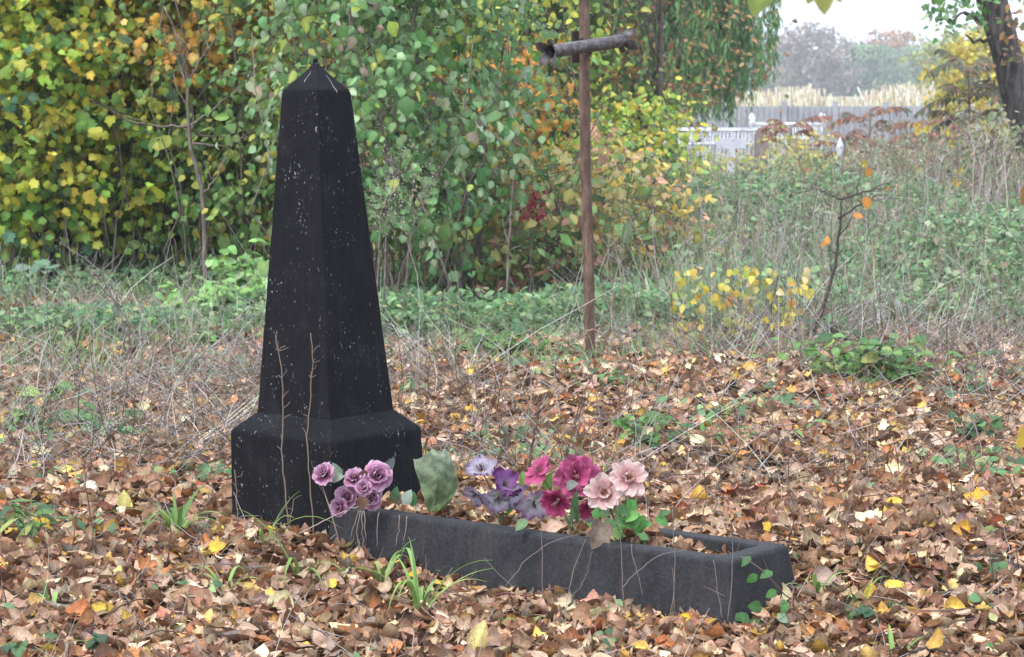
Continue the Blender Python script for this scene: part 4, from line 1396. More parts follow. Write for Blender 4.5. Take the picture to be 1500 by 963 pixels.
sapling("bare_tree", "slim bare dark-stemmed little tree in front of the orange-topped maple shrub", "tree",
        [[(303, 392), (298, 290), (281, 225), (276, 180), (274, 110), (262, 60), (240, 10)], [(278, 184), (310, 165), (350, 130), (385, 95), (402, 40)], [(276, 120), (290, 95), (320, 50), (318, -10)],
         [(278, 185), (292, 200), (330, 200), (375, 185)], [(278, 185), (235, 186), (190, 178), (160, 160)], [(280, 210), (330, 215), (375, 190), (412, 165)], [(275, 130), (258, 80), (235, 55)], [(298, 285), (318, 260), (345, 200)]], 16.0, 0.018, None, seed=1, twigs=4)
sapling("bare_sapling", "curved bare sapling with a few brown leaves right of the yellow-leaved bush", "sapling",
        [[(1182, 508), (1205, 450), (1222, 400), (1230, 330), (1232, 292)], [(1232, 292), (1260, 285), (1295, 270)], [(1232, 292), (1210, 283), (1192, 276)], [(1228, 320), (1262, 300), (1290, 285)]], 12.7, 0.014,
        ('ovate', 9, 0.045, [(L(178, 126, 60), 3), (L(140, 92, 60), 2)], None), seed=2, group="saplings rising behind the leaf litter", mat="dark_bark", twigs=4)
sapling("yellow_sapling", "small bush with sparse yellow leaves left of the curved bare sapling", "sapling",
        [[(1120, 518), (1095, 470), (1075, 425), (1065, 400)], [(1105, 490), (1125, 440), (1135, 405)], [(1118, 512), (1060, 470), (1015, 455)], [(1118, 515), (1145, 480), (1160, 450)], [(1085, 450), (1050, 430), (1025, 420)]], 12.9, 0.009,
        ('round', 230, 0.042, [(L(200, 178, 76), 4), (L(186, 174, 92), 3), (L(166, 172, 90), 3), (L(204, 196, 146), 1.5), (L(190, 138, 66), .7)], (985, 1182, 392, 525)), seed=3, group="saplings rising behind the leaf litter", twigs=3)
sapling("bare_sapling", "dark forked dead sapling in the herbs left of the obelisk", "sapling",
        [[(182, 522), (180, 470), (168, 440), (150, 410), (128, 392)], [(180, 470), (170, 430), (168, 395)], [(178, 450), (150, 425), (135, 400)]], 12.6, 0.008, None, seed=4, group="saplings rising behind the leaf litter")
sapling("bare_sapling", "thin straight dead stem in the herbs between obelisk and cross", "sapling",
        [[(740, 470), (743, 400), (748, 320), (752, 250)], [(745, 360), (735, 320)], [(748, 320), (765, 280)]], 13.8, 0.009, None, seed=5, group="saplings rising behind the leaf litter")
sapling("berry_shrub", "thin shrub with small dark red berries left of the cross pole", "shrub",
        [[(775, 400), (778, 340), (772, 290), (765, 255)], [(776, 340), (790, 300), (795, 270)], [(776, 330), (760, 300)]], 15.0, 0.007,
        ('round_lo', 90, 0.026, [(L(130, 40, 52), 3), (L(150, 60, 64), 2)], (763, 796, 278, 322)), seed=6)
for q, (pts, lab) in enumerate((([(560, 392), (566, 330), (572, 290), (580, 250)], "pale fluffy seeded goldenrod nearest the obelisk's right edge"), ([(585, 392), (600, 350), (612, 310), (622, 275)], "second pale fluffy goldenrod, leaning right, beside the obelisk"), ([(548, 390), (556, 340), (560, 300)], "shortest pale goldenrod, half hidden by the obelisk's edge"))):
    sapling("goldenrod", lab, "weed", [pts] + [[pts[i], (pts[i][0] + dx, pts[i][1] - 22)] for i in range(1, len(pts)) for dx in (-14, 15)], 13.4, 0.005,
            ('ovate_lo', 260, 0.010, [(L(160, 152, 138), 3), (L(130, 122, 108), 2)], None), mat="twig_bark", seed=20 + q, group="goldenrods by the obelisk", twigs=4)


# ------------------------------------------------------------------ small plants, grass tufts
def plant(name, label, cat, px, py, h, w, n, kind, size, pal, group=None, seed=0, hub=0.0):
    rng = np.random.default_rng(500 + seed)
    b0 = on(px, py)
    root = thing(name, label, cat, b0, group)
    gs, gl = Geo(), Geo()
    for k in range(n):
        tp = b0 + [rng.normal(0, w * .5), rng.normal(0, w * .4), h * rng.uniform(.5, 1.05)]
        pts = wander(b0 + [rng.normal(0, w * .12), rng.normal(0, w * .1), -.02], tp, 6, .05, rng=rng)
        tube(gs, pts, np.linspace(.0028, .0012, 6), 4, L(96, 110, 60))
        m_ = 7
        ii = rng.integers(1, 6, m_)
        P = pts[ii] + rng.normal(0, .008, (m_, 3))
        a = rng.uniform(0, 6.28, m_)
        leaves(gl, kind, P, np.c_[np.cos(a), np.sin(a), rng.uniform(-.5, .4, m_)], np.c_[rng.normal(0, .3, m_), rng.normal(-.4, .3, m_), np.ones(m_)], size * rng.lognormal(0, .22, m_), pick(pal, m_, rng), (-.7, .4), (.3, .4), .02, rng=rng)
    gs.build("stems", "dry_stem", root)
    gl.build("foliage", "green_leaf", root)
    return root


GRN = [(L(84, 122, 62), 4), (L(106, 144, 76), 4), (L(68, 100, 60), 3), (L(140, 156, 84), 1)]
DKG = [(L(60, 90, 58), 4), (L(80, 110, 66), 3), (L(96, 124, 80), 2)]
PG = "small green plants in the leaf litter"
for k, (px, py, h, w, n, kd, sz, pal, lab) in enumerate((
        (35, 780, .14, .14, 9, 'narrow', .085, GRN, "leafy green plant at the left edge, level with the kerb's back end"),
        (1262, 548, .20, .40, 46, 'ovate', .052, GRN, "broad bright green bramble at the foot of the curved bare sapling"),
        (1300, 556, .19, .32, 30, 'ovate', .048, [(L(150, 110, 80), 1), *GRN], "bramble with some brown leaves right of the bright green bramble"),
        (955, 648, .13, .16, 12, 'ovate', .045, GRN, "dark green glossy-leaved seedling behind the pale pink flowers"),
        (1065, 640, .08, .26, 16, 'narrow', .05, GRN, "flat feathery green plant right of the dark glossy seedling"),
        (92, 622, .12, .22, 14, 'ovate', .06, GRN, "green plant with a few yellow leaves at left, far from the plinth"),
        (60, 590, .10, .25, 14, 'ovate', .055, GRN, "low green plant behind the yellow-leaved one at the left"),
        (715, 515, .14, .20, 12, 'round', .06, GRN, "round-leaved green herb between obelisk and cross"),
        (770, 520, .12, .2, 11, 'ovate', .06, GRN, "pointed-leaved green herb a little left of the cross foot"),
        (905, 560, .08, .18, 12, 'narrow', .06, GRN, "grassy green plant just right of the cross foot"),
        (330, 470, .26, .42, 60, 'ovate', .075, [(L(150, 192, 112), 3), (L(128, 174, 98), 3), (L(168, 200, 136), 1)], "bright light-green nettle clump left of the obelisk shaft"),
        (365, 450, .42, .26, 44, 'ovate', .085, [(L(150, 192, 112), 3), (L(128, 174, 98), 3), (L(168, 200, 136), 1)], "tallest light-green nettle clump touching the obelisk's left edge"),
        (290, 500, .12, .4, 22, 'ovate', .06, GRN, "low green clump in front of the light-green nettles"),
        (70, 940, .05, .16, 9, 'ovate', .045, DKG, "small dark green seedling in the bottom left corner"),
        (1425, 640, .14, .12, 8, 'ovate', .06, DKG, "dark leaved stem near the right edge above the orange leaf"),
        (910, 945, .05, .12, 7, 'ovate', .04, DKG, "tiny green seedling at the bottom, in front of the kerb's middle"),
        (1270, 900, .06, .10, 7, 'ovate', .045, DKG, "small green seedling right of the kerb's near corner"),
        (1435, 830, .05, .08, 5, 'ovate', .045, DKG, "tiny seedling at far right in the litter"),
        (55, 430, .24, .3, 12, 'ovate', .10, [(L(126, 156, 130), 3), (L(100, 136, 106), 2)], "large grey-green leaved burdock at the left in front of the maples"),
        (1225, 500, .16, .2, 10, 'ovate', .065, DKG, "dark green leafy shoot right behind the curved sapling's foot"))):
    plant("green_plant", lab, "plant", px, py, h, w, n, kd, sz, pal, PG, k)


def grass(label, px, py, n, ln, seed, pal=None, up=0.9):
    rng = np.random.default_rng(900 + seed)
    b0 = on(px, py)
    g = Geo()
    pal = pal or [(L(110, 142, 70), 4), (L(134, 160, 88), 3), (L(90, 122, 62), 2)]
    for k in range(n):
        a = rng.uniform(0, 6.28)
        o_ = np.array([math.cos(a), math.sin(a), 0])
        l_ = 1.9 * ln * rng.uniform(.55, 1.1)
        u = np.linspace(0, 1, 9)
        lf = rng.uniform(.25, .8)
        P = b0 + o_ * .008 + o_ * (u[:, None] ** 1.4 * l_ * lf) + np.array([0, 0, 1]) * ((up * u - rng.uniform(.2, .85) * u ** 2.6)[:, None] * l_)
        sd = np.array([-o_[1], o_[0], 0])
        wd = .0062 * rng.uniform(.7, 1.2) * np.sin(np.pi * (0.12 + 0.88 * (1 - u)) * 0.6 + 0.25) * (1 - u ** 5)
        wd[-1] = .0004
        V = np.stack([P - sd * wd[:, None], P + [0, 0, -.0015], P + sd * wd[:, None]], 1).reshape(-1, 3)
        q = np.array([[i * 3 + j_, i * 3 + j_ + 1, i * 3 + j_ + 4, i * 3 + j_ + 3] for i in range(8) for j_ in range(2)])
        g.add(V, [q], pick(pal, 1, rng)[0])
    tag(g.build("grass_tuft", "grass_blade", origin=b0), label, "grass tuft", "green grass tufts in the litter")


for k, (px, py, n, ln, lab) in enumerate((
        (615, 895, 13, .24, "largest green grass tuft in front of the kerb, blades arching both ways"),
        (642, 815, 2, .11, "single pair of thick green blades against the kerb below the grey leaf"),
        (695, 833, 3, .06, "tiny pair of green blades at the kerb's foot below the purple flowers"),
        (770, 920, 4, .10, "short green grass blades at the bottom, in front of the kerb's middle"),
        (260, 780, 22, .15, "dense green grass tuft left of the plinth"),
        (385, 795, 5, .16, "thin grass tuft with one long arched blade before the plinth's left foot"),
        (440, 840, 6, .17, "sparse arching grass below the plinth's front corner"),
        (560, 850, 7, .17, "grass tuft with long flat blades left of the largest one"),
        (1195, 865, 8, .11, "small grass tuft right of the kerb's end"),
        (1258, 885, 5, .14, "grass tuft with one arched blade farther right of the kerb's end"),
        (1310, 960, 4, .10, "short grass blades at the bottom edge, right of the kerb"),
        (330, 860, 5, .13, "thin grass blades in the litter left of and below the plinth"),
        (75, 890, 4, .09, "few short blades near the bottom left corner"),
        (1060, 610, 10, .11, "grass tuft in the litter between cross and curved sapling"),
        (880, 690, 4, .1, "grass blades rising behind the magenta flowers"))):
    grass(lab, px, py, n, ln, k)

# periwinkle shoot at the kerb's near corner
b0 = on(1140, 885)
pv_ = thing("periwinkle_shoot", "trailing shoot with glossy oval green leaves by the kerb's near right corner", "plant", b0)
gs, gl = Geo(), Geo()
rngp = np.random.default_rng(8)
pts = np.array([at(1170, 885, b0[1]), at(1150, 872, b0[1] - .03), at(1135, 855, b0[1] - .05), at(1120, 838, b0[1] - .06), at(1098, 822, b0[1] - .07), at(1085, 815, b0[1] - .07)])
tube(gs, pts, np.linspace(.0022, .0014, 6), 5, L(110, 90, 80))
cent = [(1108, 843), (1136, 866), (1130, 838), (1098, 816), (1090, 905), (1097, 908), (1115, 890), (1140, 900), (1132, 940), (1100, 912), (1085, 898), (1150, 880)]
P = np.array([at(x, y, b0[1] - .06 - .0008 * (y - 840)) for x, y in cent])
n_ = len(P)
leaves(gl, 'ovate', P, np.c_[rngp.normal(0, .6, n_), rngp.normal(-.3, .2, n_), rngp.uniform(-.8, .8, n_)], np.c_[rngp.normal(0, .4, n_), -np.ones(n_), rngp.uniform(.2, .9, n_)], rngp.uniform(.032, .05, n_), pick([(L(70, 116, 58), 3), (L(96, 140, 80), 2), (L(150, 170, 150), .6)], n_, rngp), (-.4, .2), (.4, .2), rng=rngp)
gs.build("stems", "dry_stem", pv_)
gl.build("foliage", "green_leaf", pv_)


# ------------------------------------------------------------------ dead stalks and twigs
def stalk(label, pts, Y0, Y1, r, col, group=None, name="dry_stalk", twigs=0, seed=0, cat="dry stalk"):
    rng = np.random.default_rng(1200 + seed)
    n_ = len(pts)
    P = np.array([at(x, y, Y0 + (Y1 - Y0) * i / (n_ - 1)) for i, (x, y) in enumerate(pts)])
    uu = np.linspace(0, n_ - 1, 3 * n_ + 3)
    P = np.stack([np.interp(uu, np.arange(n_), P[:, q]) for q in range(3)], -1)
    P[1:-1] += rng.normal(0, r * .8, (len(P) - 2, 3))
    g = Geo()
    tube(g, P, np.linspace(r, r * .6, len(P)), 5, col)
    for k in range(twigs):
        i = rng.integers(len(P) // 3, len(P))
        d = unit([rng.normal(0, .7), rng.normal(0, .4), rng.uniform(.3, 1)])
        l_ = rng.uniform(.01, .035)
        tube(g, [P[i], P[i] + d * l_ * .5 + rng.normal(0, .002, 3), P[i] + d * l_], [r * .5, r * .45, r * .3], 4, col)
    tag(g.build(name, "dry_stem", origin=P[0]), label, cat, group)


TAN = L(124, 108, 94)
GRYC = L(110, 100, 96)
BRN = L(96, 76, 66)
yp = 7.55
stalk("tall tan dead stalk with tiny twigs in front of the obelisk, nearer its left edge", [(422, 770), (418, 720), (412, 660), (414, 600), (411, 540), (404, 490)], yp, yp, .0023, TAN, "dead stalks rising before the obelisk", twigs=14, seed=1)
stalk("straighter tall tan dead stalk in front of the obelisk's middle", [(460, 800), (453, 700), (450, 640), (455, 580), (458, 530), (455, 488)], yp, yp, .0021, TAN, "dead stalks rising before the obelisk", twigs=12, seed=2)
stalk("short thin stalk against the plinth's left face", [(349, 770), (346, 715), (344, 690)], yp, yp, .0018, TAN, "dead stalks rising before the obelisk", twigs=3, seed=3)
stalk("short forked twig between the two tall stalks on the plinth", [(424, 770), (428, 745), (430, 732)], yp, yp, .0016, TAN, "dead stalks rising before the obelisk", twigs=2, seed=4)
KG = "thin stems crossing the kerb's face"
yk = 6.62
stalk("long thin upright stem crossing the kerb below the purple and white flower", [(795, 905), (794, 800), (792, 740)], 6.95, 6.98, .0016, GRYC, KG, seed=5)
stalk("upright thin stem crossing the kerb below the pale pink flowers", [(914, 890), (910, 800), (903, 735)], 6.75, 6.78, .0016, GRYC, KG, seed=6)
stalk("long grey stem arching right along the kerb's face", [(740, 860), (770, 820), (805, 795), (850, 782)], 6.9, 6.92, .0016, GRYC, KG, seed=7)
stalk("grey stem arching up to the kerb's near end", [(910, 865), (930, 840), (965, 812), (1005, 806)], 6.62, 6.62, .0016, GRYC, KG, seed=8)
stalk("crooked thin stem hanging down the kerb right of the withered leaf", [(925, 798), (928, 820), (936, 845), (941, 872)], 6.68, 6.66, .0014, GRYC, KG, seed=9)
stalk("dark stick leaning on the kerb under the withered leaf", [(832, 888), (850, 860), (862, 835), (868, 808)], 6.72, 6.84, .0036, L(70, 62, 60), name="fallen_stick", cat="stick", seed=10)
stalk("thin stem before the kerb's near corner, left one of two", [(1058, 905), (1052, 870), (1045, 820)], 6.45, 6.47, .0014, GRYC, KG, seed=11)
stalk("thin stem before the kerb's near corner, right one of two", [(1066, 910), (1072, 850), (1073, 795)], 6.45, 6.5, .0014, GRYC, KG, seed=12)
stalk("thin upright stem crossing the kerb between the pale pink flowers and its near end", [(988, 900), (988, 830), (985, 745)], 6.6, 6.62, .0015, GRYC, KG, seed=13)
stalk("thin pale twig lying in front of the plinth's foot towards the roses", [(438, 782), (470, 765), (500, 750), (525, 742)], 7.4, 7.35, .0016, L(170, 150, 140), name="fallen_twig", cat="twig", seed=14)
stalk("broad dark dead stem rising behind the magenta flowers", [(776, 690), (780, 650), (787, 615), (792, 590)], 7.9, 8.0, .006, L(84, 66, 60), seed=15, twigs=5)
stalk("thin whitish wire hooked round the foot of the cross pole", [(857, 512), (856, 490), (860, 484), (872, 483), (885, 490)], YP - .06, YP - .06, .003, L(170, 140, 124), name="bent_wire", cat="wire", seed=16)
stalk("long dark stick lying on the ground before the cross foot", [(690, 552), (740, 537), (800, 534), (880, 532), (915, 535)], 12.1, 12.3, .006, L(78, 66, 62), name="fallen_stick", cat="stick", seed=17)
stalk("fallen branch lying in the litter right of the kerb, pointing at the right edge", [(1180, 762), (1240, 748), (1300, 742), (1370, 718)], 7.9, 8.05, .005, L(96, 80, 74), name="fallen_stick", cat="stick", seed=18, twigs=4)
stalk("pale curled dead stem standing in the litter above the kerb's end", [(1185, 725), (1187, 705), (1194, 697), (1202, 704)], 8.3, 8.3, .0025, L(176, 160, 152), seed=19)
stalk("dark curved stick at the bottom edge right of the kerb", [(1332, 955), (1360, 950), (1400, 957)], 6.05, 6.1, .004, L(70, 58, 54), name="fallen_stick", cat="stick", seed=20)

rngs = np.random.default_rng(31)
for k in range(75):                                          # stalks nothing tells apart
    if k < 46:
        px, py = rngs.uniform(940, 1500), rngs.uniform(560, 880)
    else:
        px, py = rngs.uniform(5, 335), rngs.uniform(520, 900)
    b0 = on(px, py)
    s, t = kerb_inside(b0[0], b0[1])
    if 0.2 < s < 1.8 and -0.3 < t < 0.15:
        continue
    h = rngs.uniform(.12, .34)
    g = Geo()
    dd = np.array([rngs.normal(0, .12), rngs.normal(0, .1), 1]) * h
    pts = wander(b0 - [0, 0, .01], b0 + dd, 8, .025, rng=rngs)
    r = rngs.uniform(.0011, .0024)
    c = pick([(BRN, 3), (GRYC, 2), (L(84, 70, 66), 3)], 1, rngs)[0]
    tube(g, pts, np.linspace(r, r * .6, 8), 5, c)
    for w in range(rngs.integers(0, 4)):
        i = rngs.integers(3, 8)
        tube(g, wander(pts[i], pts[i] + [rngs.normal(0, .03), rngs.normal(0, .02), rngs.uniform(.02, .07)], 4, .05, rng=rngs), [r * .6, r * .5, r * .4, r * .3], 4, c)
    tag(g.build("dry_stalk", "dry_stem", origin=b0), "thin bare upright stalk standing in the open leaf litter", "dry stalk", "bare stalks standing in the leaf litter")
for k in range(55):
    px, py = rngs.uniform(0, 1500), rngs.uniform(545, 940)
    b0 = on(px, py)
    s, t = kerb_inside(b0[0], b0[1])
    if -0.3 < s < 1.85 and -0.32 < t < 0.3:
        continue
    a = rngs.uniform(0, 6.28)
    l_ = rngs.uniform(.1, .4)
    en = b0 + [math.cos(a) * l_, math.sin(a) * l_, 0]
    en[2] = float(ground(en[0], en[1])) + rngs.uniform(.03, .09)
    g = Geo()
    r = rngs.uniform(.0012, .003)
    tube(g, wander(b0 + [0, 0, .035], en, 7, .04, -.05, rng=rngs), np.linspace(r, r * .6, 7), 5, pick([(BRN, 3), (GRYC, 3), (L(76, 62, 58), 2)], 1, rngs)[0])
    tag(g.build("fallen_twig", "dry_stem", origin=b0), "thin dead twig lying loose on top of the leaf litter", "twig", "dead twigs lying on the litter")

# ------------------------------------------------------------------ bright fallen leaves that stand out one by one
YL, CRM, ORG = L(214, 176, 60), L(216, 204, 164), L(206, 140, 54)
spec = [
    (1435, 735, .105, 'syca_hi', L(214, 150, 50), "large orange-yellow leaf lying at the right, the biggest on the litter"),
    (1308, 742, .06, 'round', YL, "single yellow leaf tilted up between the kerb and the large orange leaf"),
    (1312, 862, .075, 'round', YL, "yellow leaf right of the kerb's end, below the grass"),
    (1275, 878, .06, 'round', YL, "bright yellow leaf on edge just right of the arched grass"),
    (1120, 780, .06, 'round', YL, "yellow leaf just above the kerb's far corner"),
    (1003, 911, .05, 'ovate', L(216, 176, 40), "small bright yellow leaf at the foot of the kerb's near end"),
    (997, 888, .05, 'ovate', CRM, "cream leaf at the foot of the kerb's near end, above the yellow one"),
    (700, 948, .095, 'ovate', L(206, 190, 118), "large pale yellow leaf standing up at the bottom edge"),
    (228, 833, .075, 'ovate', CRM, "cream leaf standing on its tip below left of the plinth"),
    (363, 790, .085, 'round', L(208, 188, 150), "broad cream leaf before the plinth's left foot"),
    (395, 780, .05, 'ovate', YL, "yellow leaf against the plinth's left face"),
    (312, 810, .09, 'syca_hi', L(216, 170, 50), "golden lobed leaf left of the plinth, below the broad grass tuft"),
    (50, 685, .06, 'round', YL, "yellow leaf far left, level with the plinth top"),
    (148, 690, .06, 'round', CRM, "round cream leaf at left, its neighbour a yellow one"),
    (132, 716, .065, 'ovate', L(220, 212, 184), "whitish oval leaf lying flat at the left"),
    (100, 692, .06, 'round', L(216, 196, 110), "pale yellow leaf left of the round cream one"),
    (182, 742, .07, 'ovate', L(214, 200, 120), "pale yellow leaf standing upright at left among brown ones"),
    (60, 780, .075, 'syca_hi', YL, "yellow lobed leaf beside the plant at the left edge"),
    (152, 900, .075, 'round', L(206, 180, 60), "dull yellow leaf lying near the bottom left"),
    (610, 850, .055, 'round', L(214, 176, 50), "round golden leaf below the kerb, beside the thick grass"),
    (705, 850, .05, 'round', L(214, 170, 50), "golden leaf at the kerb's foot under the purple flowers"),
    (485, 860, .05, 'round', L(214, 178, 70), "yellow leaf in front of the kerb's plinth end"),
    (575, 800, .05, 'round', YL, "small yellow leaf lying at the kerb's plinth end"),
    (1022, 648, .075, 'round', CRM, "pair-like pale cream leaf in the litter behind the pale pink flowers"),
    (1355, 668, .07, 'round', CRM, "cream leaf lying flat at the right above the single tilted yellow one"),
    (1385, 722, .075, 'round', L(214, 206, 182), "whitish leaf just left of the large orange-yellow leaf"),
    (1330, 665, .065, 'round', YL, "yellow leaf beside the cream one at the right"),
    (975, 685, .05, 'round', YL, "yellow leaf just right of the pale pink flowers"),
    (125, 540, .07, 'round', L(216, 176, 60), "bright yellow leaf far left in front of the herbs"),
    (695, 545, .075, 'round', L(214, 186, 66), "yellow leaf between obelisk and cross, on the dark stick"),
    (690, 605, .07, 'syca_hi', L(214, 170, 56), "golden lobed leaf right of the obelisk's foot"),
    (1098, 540, .075, 'round', YL, "yellow leaf on the leaf mound below the yellow sapling"),
]
for k, (px, py, sz, kd, c, lab) in enumerate(spec):
    rng = np.random.default_rng(3000 + k)
    b0 = on(px, py)
    g = Geo()
    a = rng.uniform(0, 6.28)
    D = np.array([[math.cos(a), math.sin(a) * .5, rng.uniform(.1, .7)]])
    if "standing" in lab or "edge" in lab:
        D = np.array([[rng.normal(0, .3), .1, 1.0]])
    P = np.array([b0 + [0, 0, .045]]) - .35 * sz * unit(D)
    P[0, 2] = max(P[0, 2], b0[2] + .03)
    leaves(g, kd, P, D, np.array([[rng.normal(0, .2), -.75, .75]]), np.array([sz * .88]), np.array([c]) * .85, (-.3, .35), (.35, .4), .045, L(150, 110, 60), .25, .3, rng)
    tag(g.build("fallen_leaf", "litter_leaf", origin=b0), lab, "fallen leaf", "bright fallen leaves on the litter")

# ------------------------------------------------------------------ artificial flowers


def basis(n):
    n = unit(n)
    a, b_ = frame_for(n)
    return a, b_, n


def petal_grid(geo, c, n, ang, length, width, open_a, curl, cols, ruffle, rng, base=0.1, nu=7, nv=7):
    """one petal: u outward from the flower's centre, v across; open_a 0 = closed cup, pi/2 = flat"""
    a, b_, n = basis(n)
    ph = rng.uniform(0, 6.28)
    G, Cc = [], []
    th, r, h = 0.0, base * length, 0.0
    us = np.linspace(0, 1, nu)
    for i, u in enumerate(us):
        if i:
            th_ = open_a + curl * u
            r += length / (nu - 1) * math.sin(th_)
            h += length / (nu - 1) * math.cos(th_)
        w = width * (0.25 + 0.75 * math.sin(math.pi * min(1, 0.08 + 0.72 * u))) * (1 if u < .85 else 1 - (u - .85) * 2.2)
        for v in np.linspace(-1, 1, nv):
            off = v * w
            cup = -0.25 * width * v * v * (1 - .6 * u)
            rf = ruffle * length * u * u * math.sin(5 * v + ph + 2 * u)
            er = math.cos(ang) * a + math.sin(ang) * b_
            et = -math.sin(ang) * a + math.cos(ang) * b_
            r += (rng.normal(0, .035) * length if i == nu - 1 else 0)
            G.append(c + er * (r - 0.12 * w * v * v) + et * off + n * (h - cup * .6 + rf))
            e = np.clip(u ** 1.2 * .75 + .35 * v * v * u, 0, 1)
            k = e * (len(cols) - 1)
            q = min(int(k), len(cols) - 2)
            cc = np.array(cols[q]) * (1 - k + q) + np.array(cols[q + 1]) * (k - q)
            cc = cc * (1 - .16 * (abs(math.sin(9 * v + ph)) > .92)) * rng.uniform(.93, 1.07)
            Cc.append(cc)
    i, jj = np.meshgrid(np.arange(nu - 1), np.arange(nv - 1), indexing='ij')
    geo.add(np.array(G), [np.stack([i * nv + jj, i * nv + jj + 1, (i + 1) * nv + jj + 1, (i + 1) * nv + jj], -1).reshape(-1, 4)], np.array(Cc))


def rose(name, c, n, R, parent, rng, cols):
    g = Geo()
    for lay, (np_, sc, op, cu) in enumerate(((3, .42, .02, .1), (4, .62, .14, .25), (5, .85, .36, .55), (6, 1.0, .75, .95))):
        for k in range(np_):
            petal_grid(g, c - unit(n) * R * (.15 * lay), n, 2 * math.pi * k / np_ + lay * .9 + rng.uniform(-.2, .2), R * (0.82 + .12 * lay), R * (.36 + .15 * lay), op * rng.uniform(.6, 1.3), cu * rng.uniform(.5, 1.5), cols, .13, rng, base=.08 + .09 * lay)
    return g.build(name, "petal", parent)


def bloom(name, c, n, R, parent, rng, cols, np_=6, layers=((1.0, 1.15, .5),), width=.5, ruffle=.09, stamens=None):
    g = Geo()
    for li, (sc, op, cu) in enumerate(layers):
        for k in range(np_):
            petal_grid(g, c + unit(n) * .004 * li, n, 2 * math.pi * (k + .5 * li) / np_ + rng.uniform(-.15, .15), R * sc * rng.uniform(.92, 1.06), R * width * sc, op * rng.uniform(.72, 1.2), cu * rng.uniform(.4, 1.6), cols, ruffle * 1.4, rng)
    o = g.build(name, "petal", parent)
    if stamens is not None:
        g = Geo()
        a, b_, nn = basis(n)
        for k in range(9):
            q = rng.uniform(0, 6.28)
            r = R * .13 * rng.random()
            st = c + r * .4 * (math.cos(q) * a + math.sin(q) * b_)
            en = c + nn * R * rng.uniform(.3, .5) + r * 1.8 * (math.cos(q) * a + math.sin(q) * b_)
            tube(g, [st, (st + en) / 2, en, en + nn * .002], [.0012, .001, .0018, .0016], 5, stamens)
        g.build("stamens", "petal", o)
    return o


def stem(parent, pts, r=.0022, col=L(84, 96, 62)):
    g = Geo()
    pts = np.array(pts, float)
    uu = np.linspace(0, len(pts) - 1, 4 * len(pts))
    P = np.stack([np.interp(uu, np.arange(len(pts)), pts[:, q]) for q in range(3)], -1)
    tube(g, P, r, 6, col)
    g.build("stem", "dry_stem", parent)


def leaf_part(parent, spec_, rng, mat="green_leaf", name="leaf"):
    for (p, d, n, s, c, kd) in spec_:
        g = Geo()
        leaves(g, kd, np.array([p]), np.array([d], float), np.array([n], float), np.array([s]), np.array([c]), (-.5, .3), (.5, .3), .02, rng=rng)
        g.build(name, mat, parent)


rf = np.random.default_rng(77)
ROSE = [L(140, 64, 98), L(162, 98, 130), L(186, 142, 168), L(204, 182, 196)]
yr = 7.50
foot = at(548, 750, yr + .1)
rb = thing("rose_bunch", "bunch of faded mauve-pink artificial roses at the plinth's corner", "flowers", foot)
for (px, py, R, dn_) in ((519, 697, .031, (-.1, -.7, .75)), (553, 694, .042, (.15, -1, .45)), (507, 726, .034, (-.25, -1, .3)), (543, 728, .034, (.2, -1, .1)), (495, 741, .027, (-.5, -.8, .1)), (532, 712, .024, (0, -1, .5))):
    c = at(px, py + 2, yr - .02 + rf.uniform(-.02, .02))
    rose("rose_bloom", c, dn_, R * .76, rb, rf, ROSE)
    stem(rb, [c, (c + foot) / 2 + [0, .02, .01], foot])
leaf_part(rb, [(at(497, 700, yr), (-.2, -.3, .6), (.2, -1, .3), .055, L(136, 152, 128), 'ovate'), (at(575, 735, yr), (.3, -.2, .9), (.2, -1, .3), .05, L(76, 108, 72), 'ovate'), (at(583, 738, yr), (-.2, -.1, .9), (.4, -1, .2), .045, L(110, 92, 74), 'ovate'),
               (at(565, 690, yr + .03), (.4, .1, .6), (0, -1, .3), .05, L(84, 92, 88), 'ovate'), (at(592, 738, yr), (.4, -.2, .9), (-.2, -1, .4), .05, L(150, 164, 150), 'ovate'), (at(604, 741, yr), (.1, -.1, .9), (.1, -1, .4), .045, L(70, 116, 62), 'ovate'), (at(533, 690, yr - .01), (0, -.1, -.9), (.1, -1, .2), .045, L(96, 72, 58), 'ovate')], rf)
lr = thing("single_rose", "single mauve-pink artificial rose standing apart at the left of the bunch, on a bent stem", "flower", at(498, 800, 7.42))
c = at(473, 693, 7.45)
rose("rose_bloom", c, (-.35, -.75, .6), .026, lr, rf, ROSE)
stem(lr, [c, at(472, 712, 7.46), at(484, 748, 7.43), at(493, 780, 7.42), at(498, 802, 7.42)], .0018, L(130, 112, 100))
leaf_part(lr, [(at(482, 700, 7.46), (.7, -.2, .1), (0, -1, .4), .05, L(140, 154, 132), 'ovate')], rf)

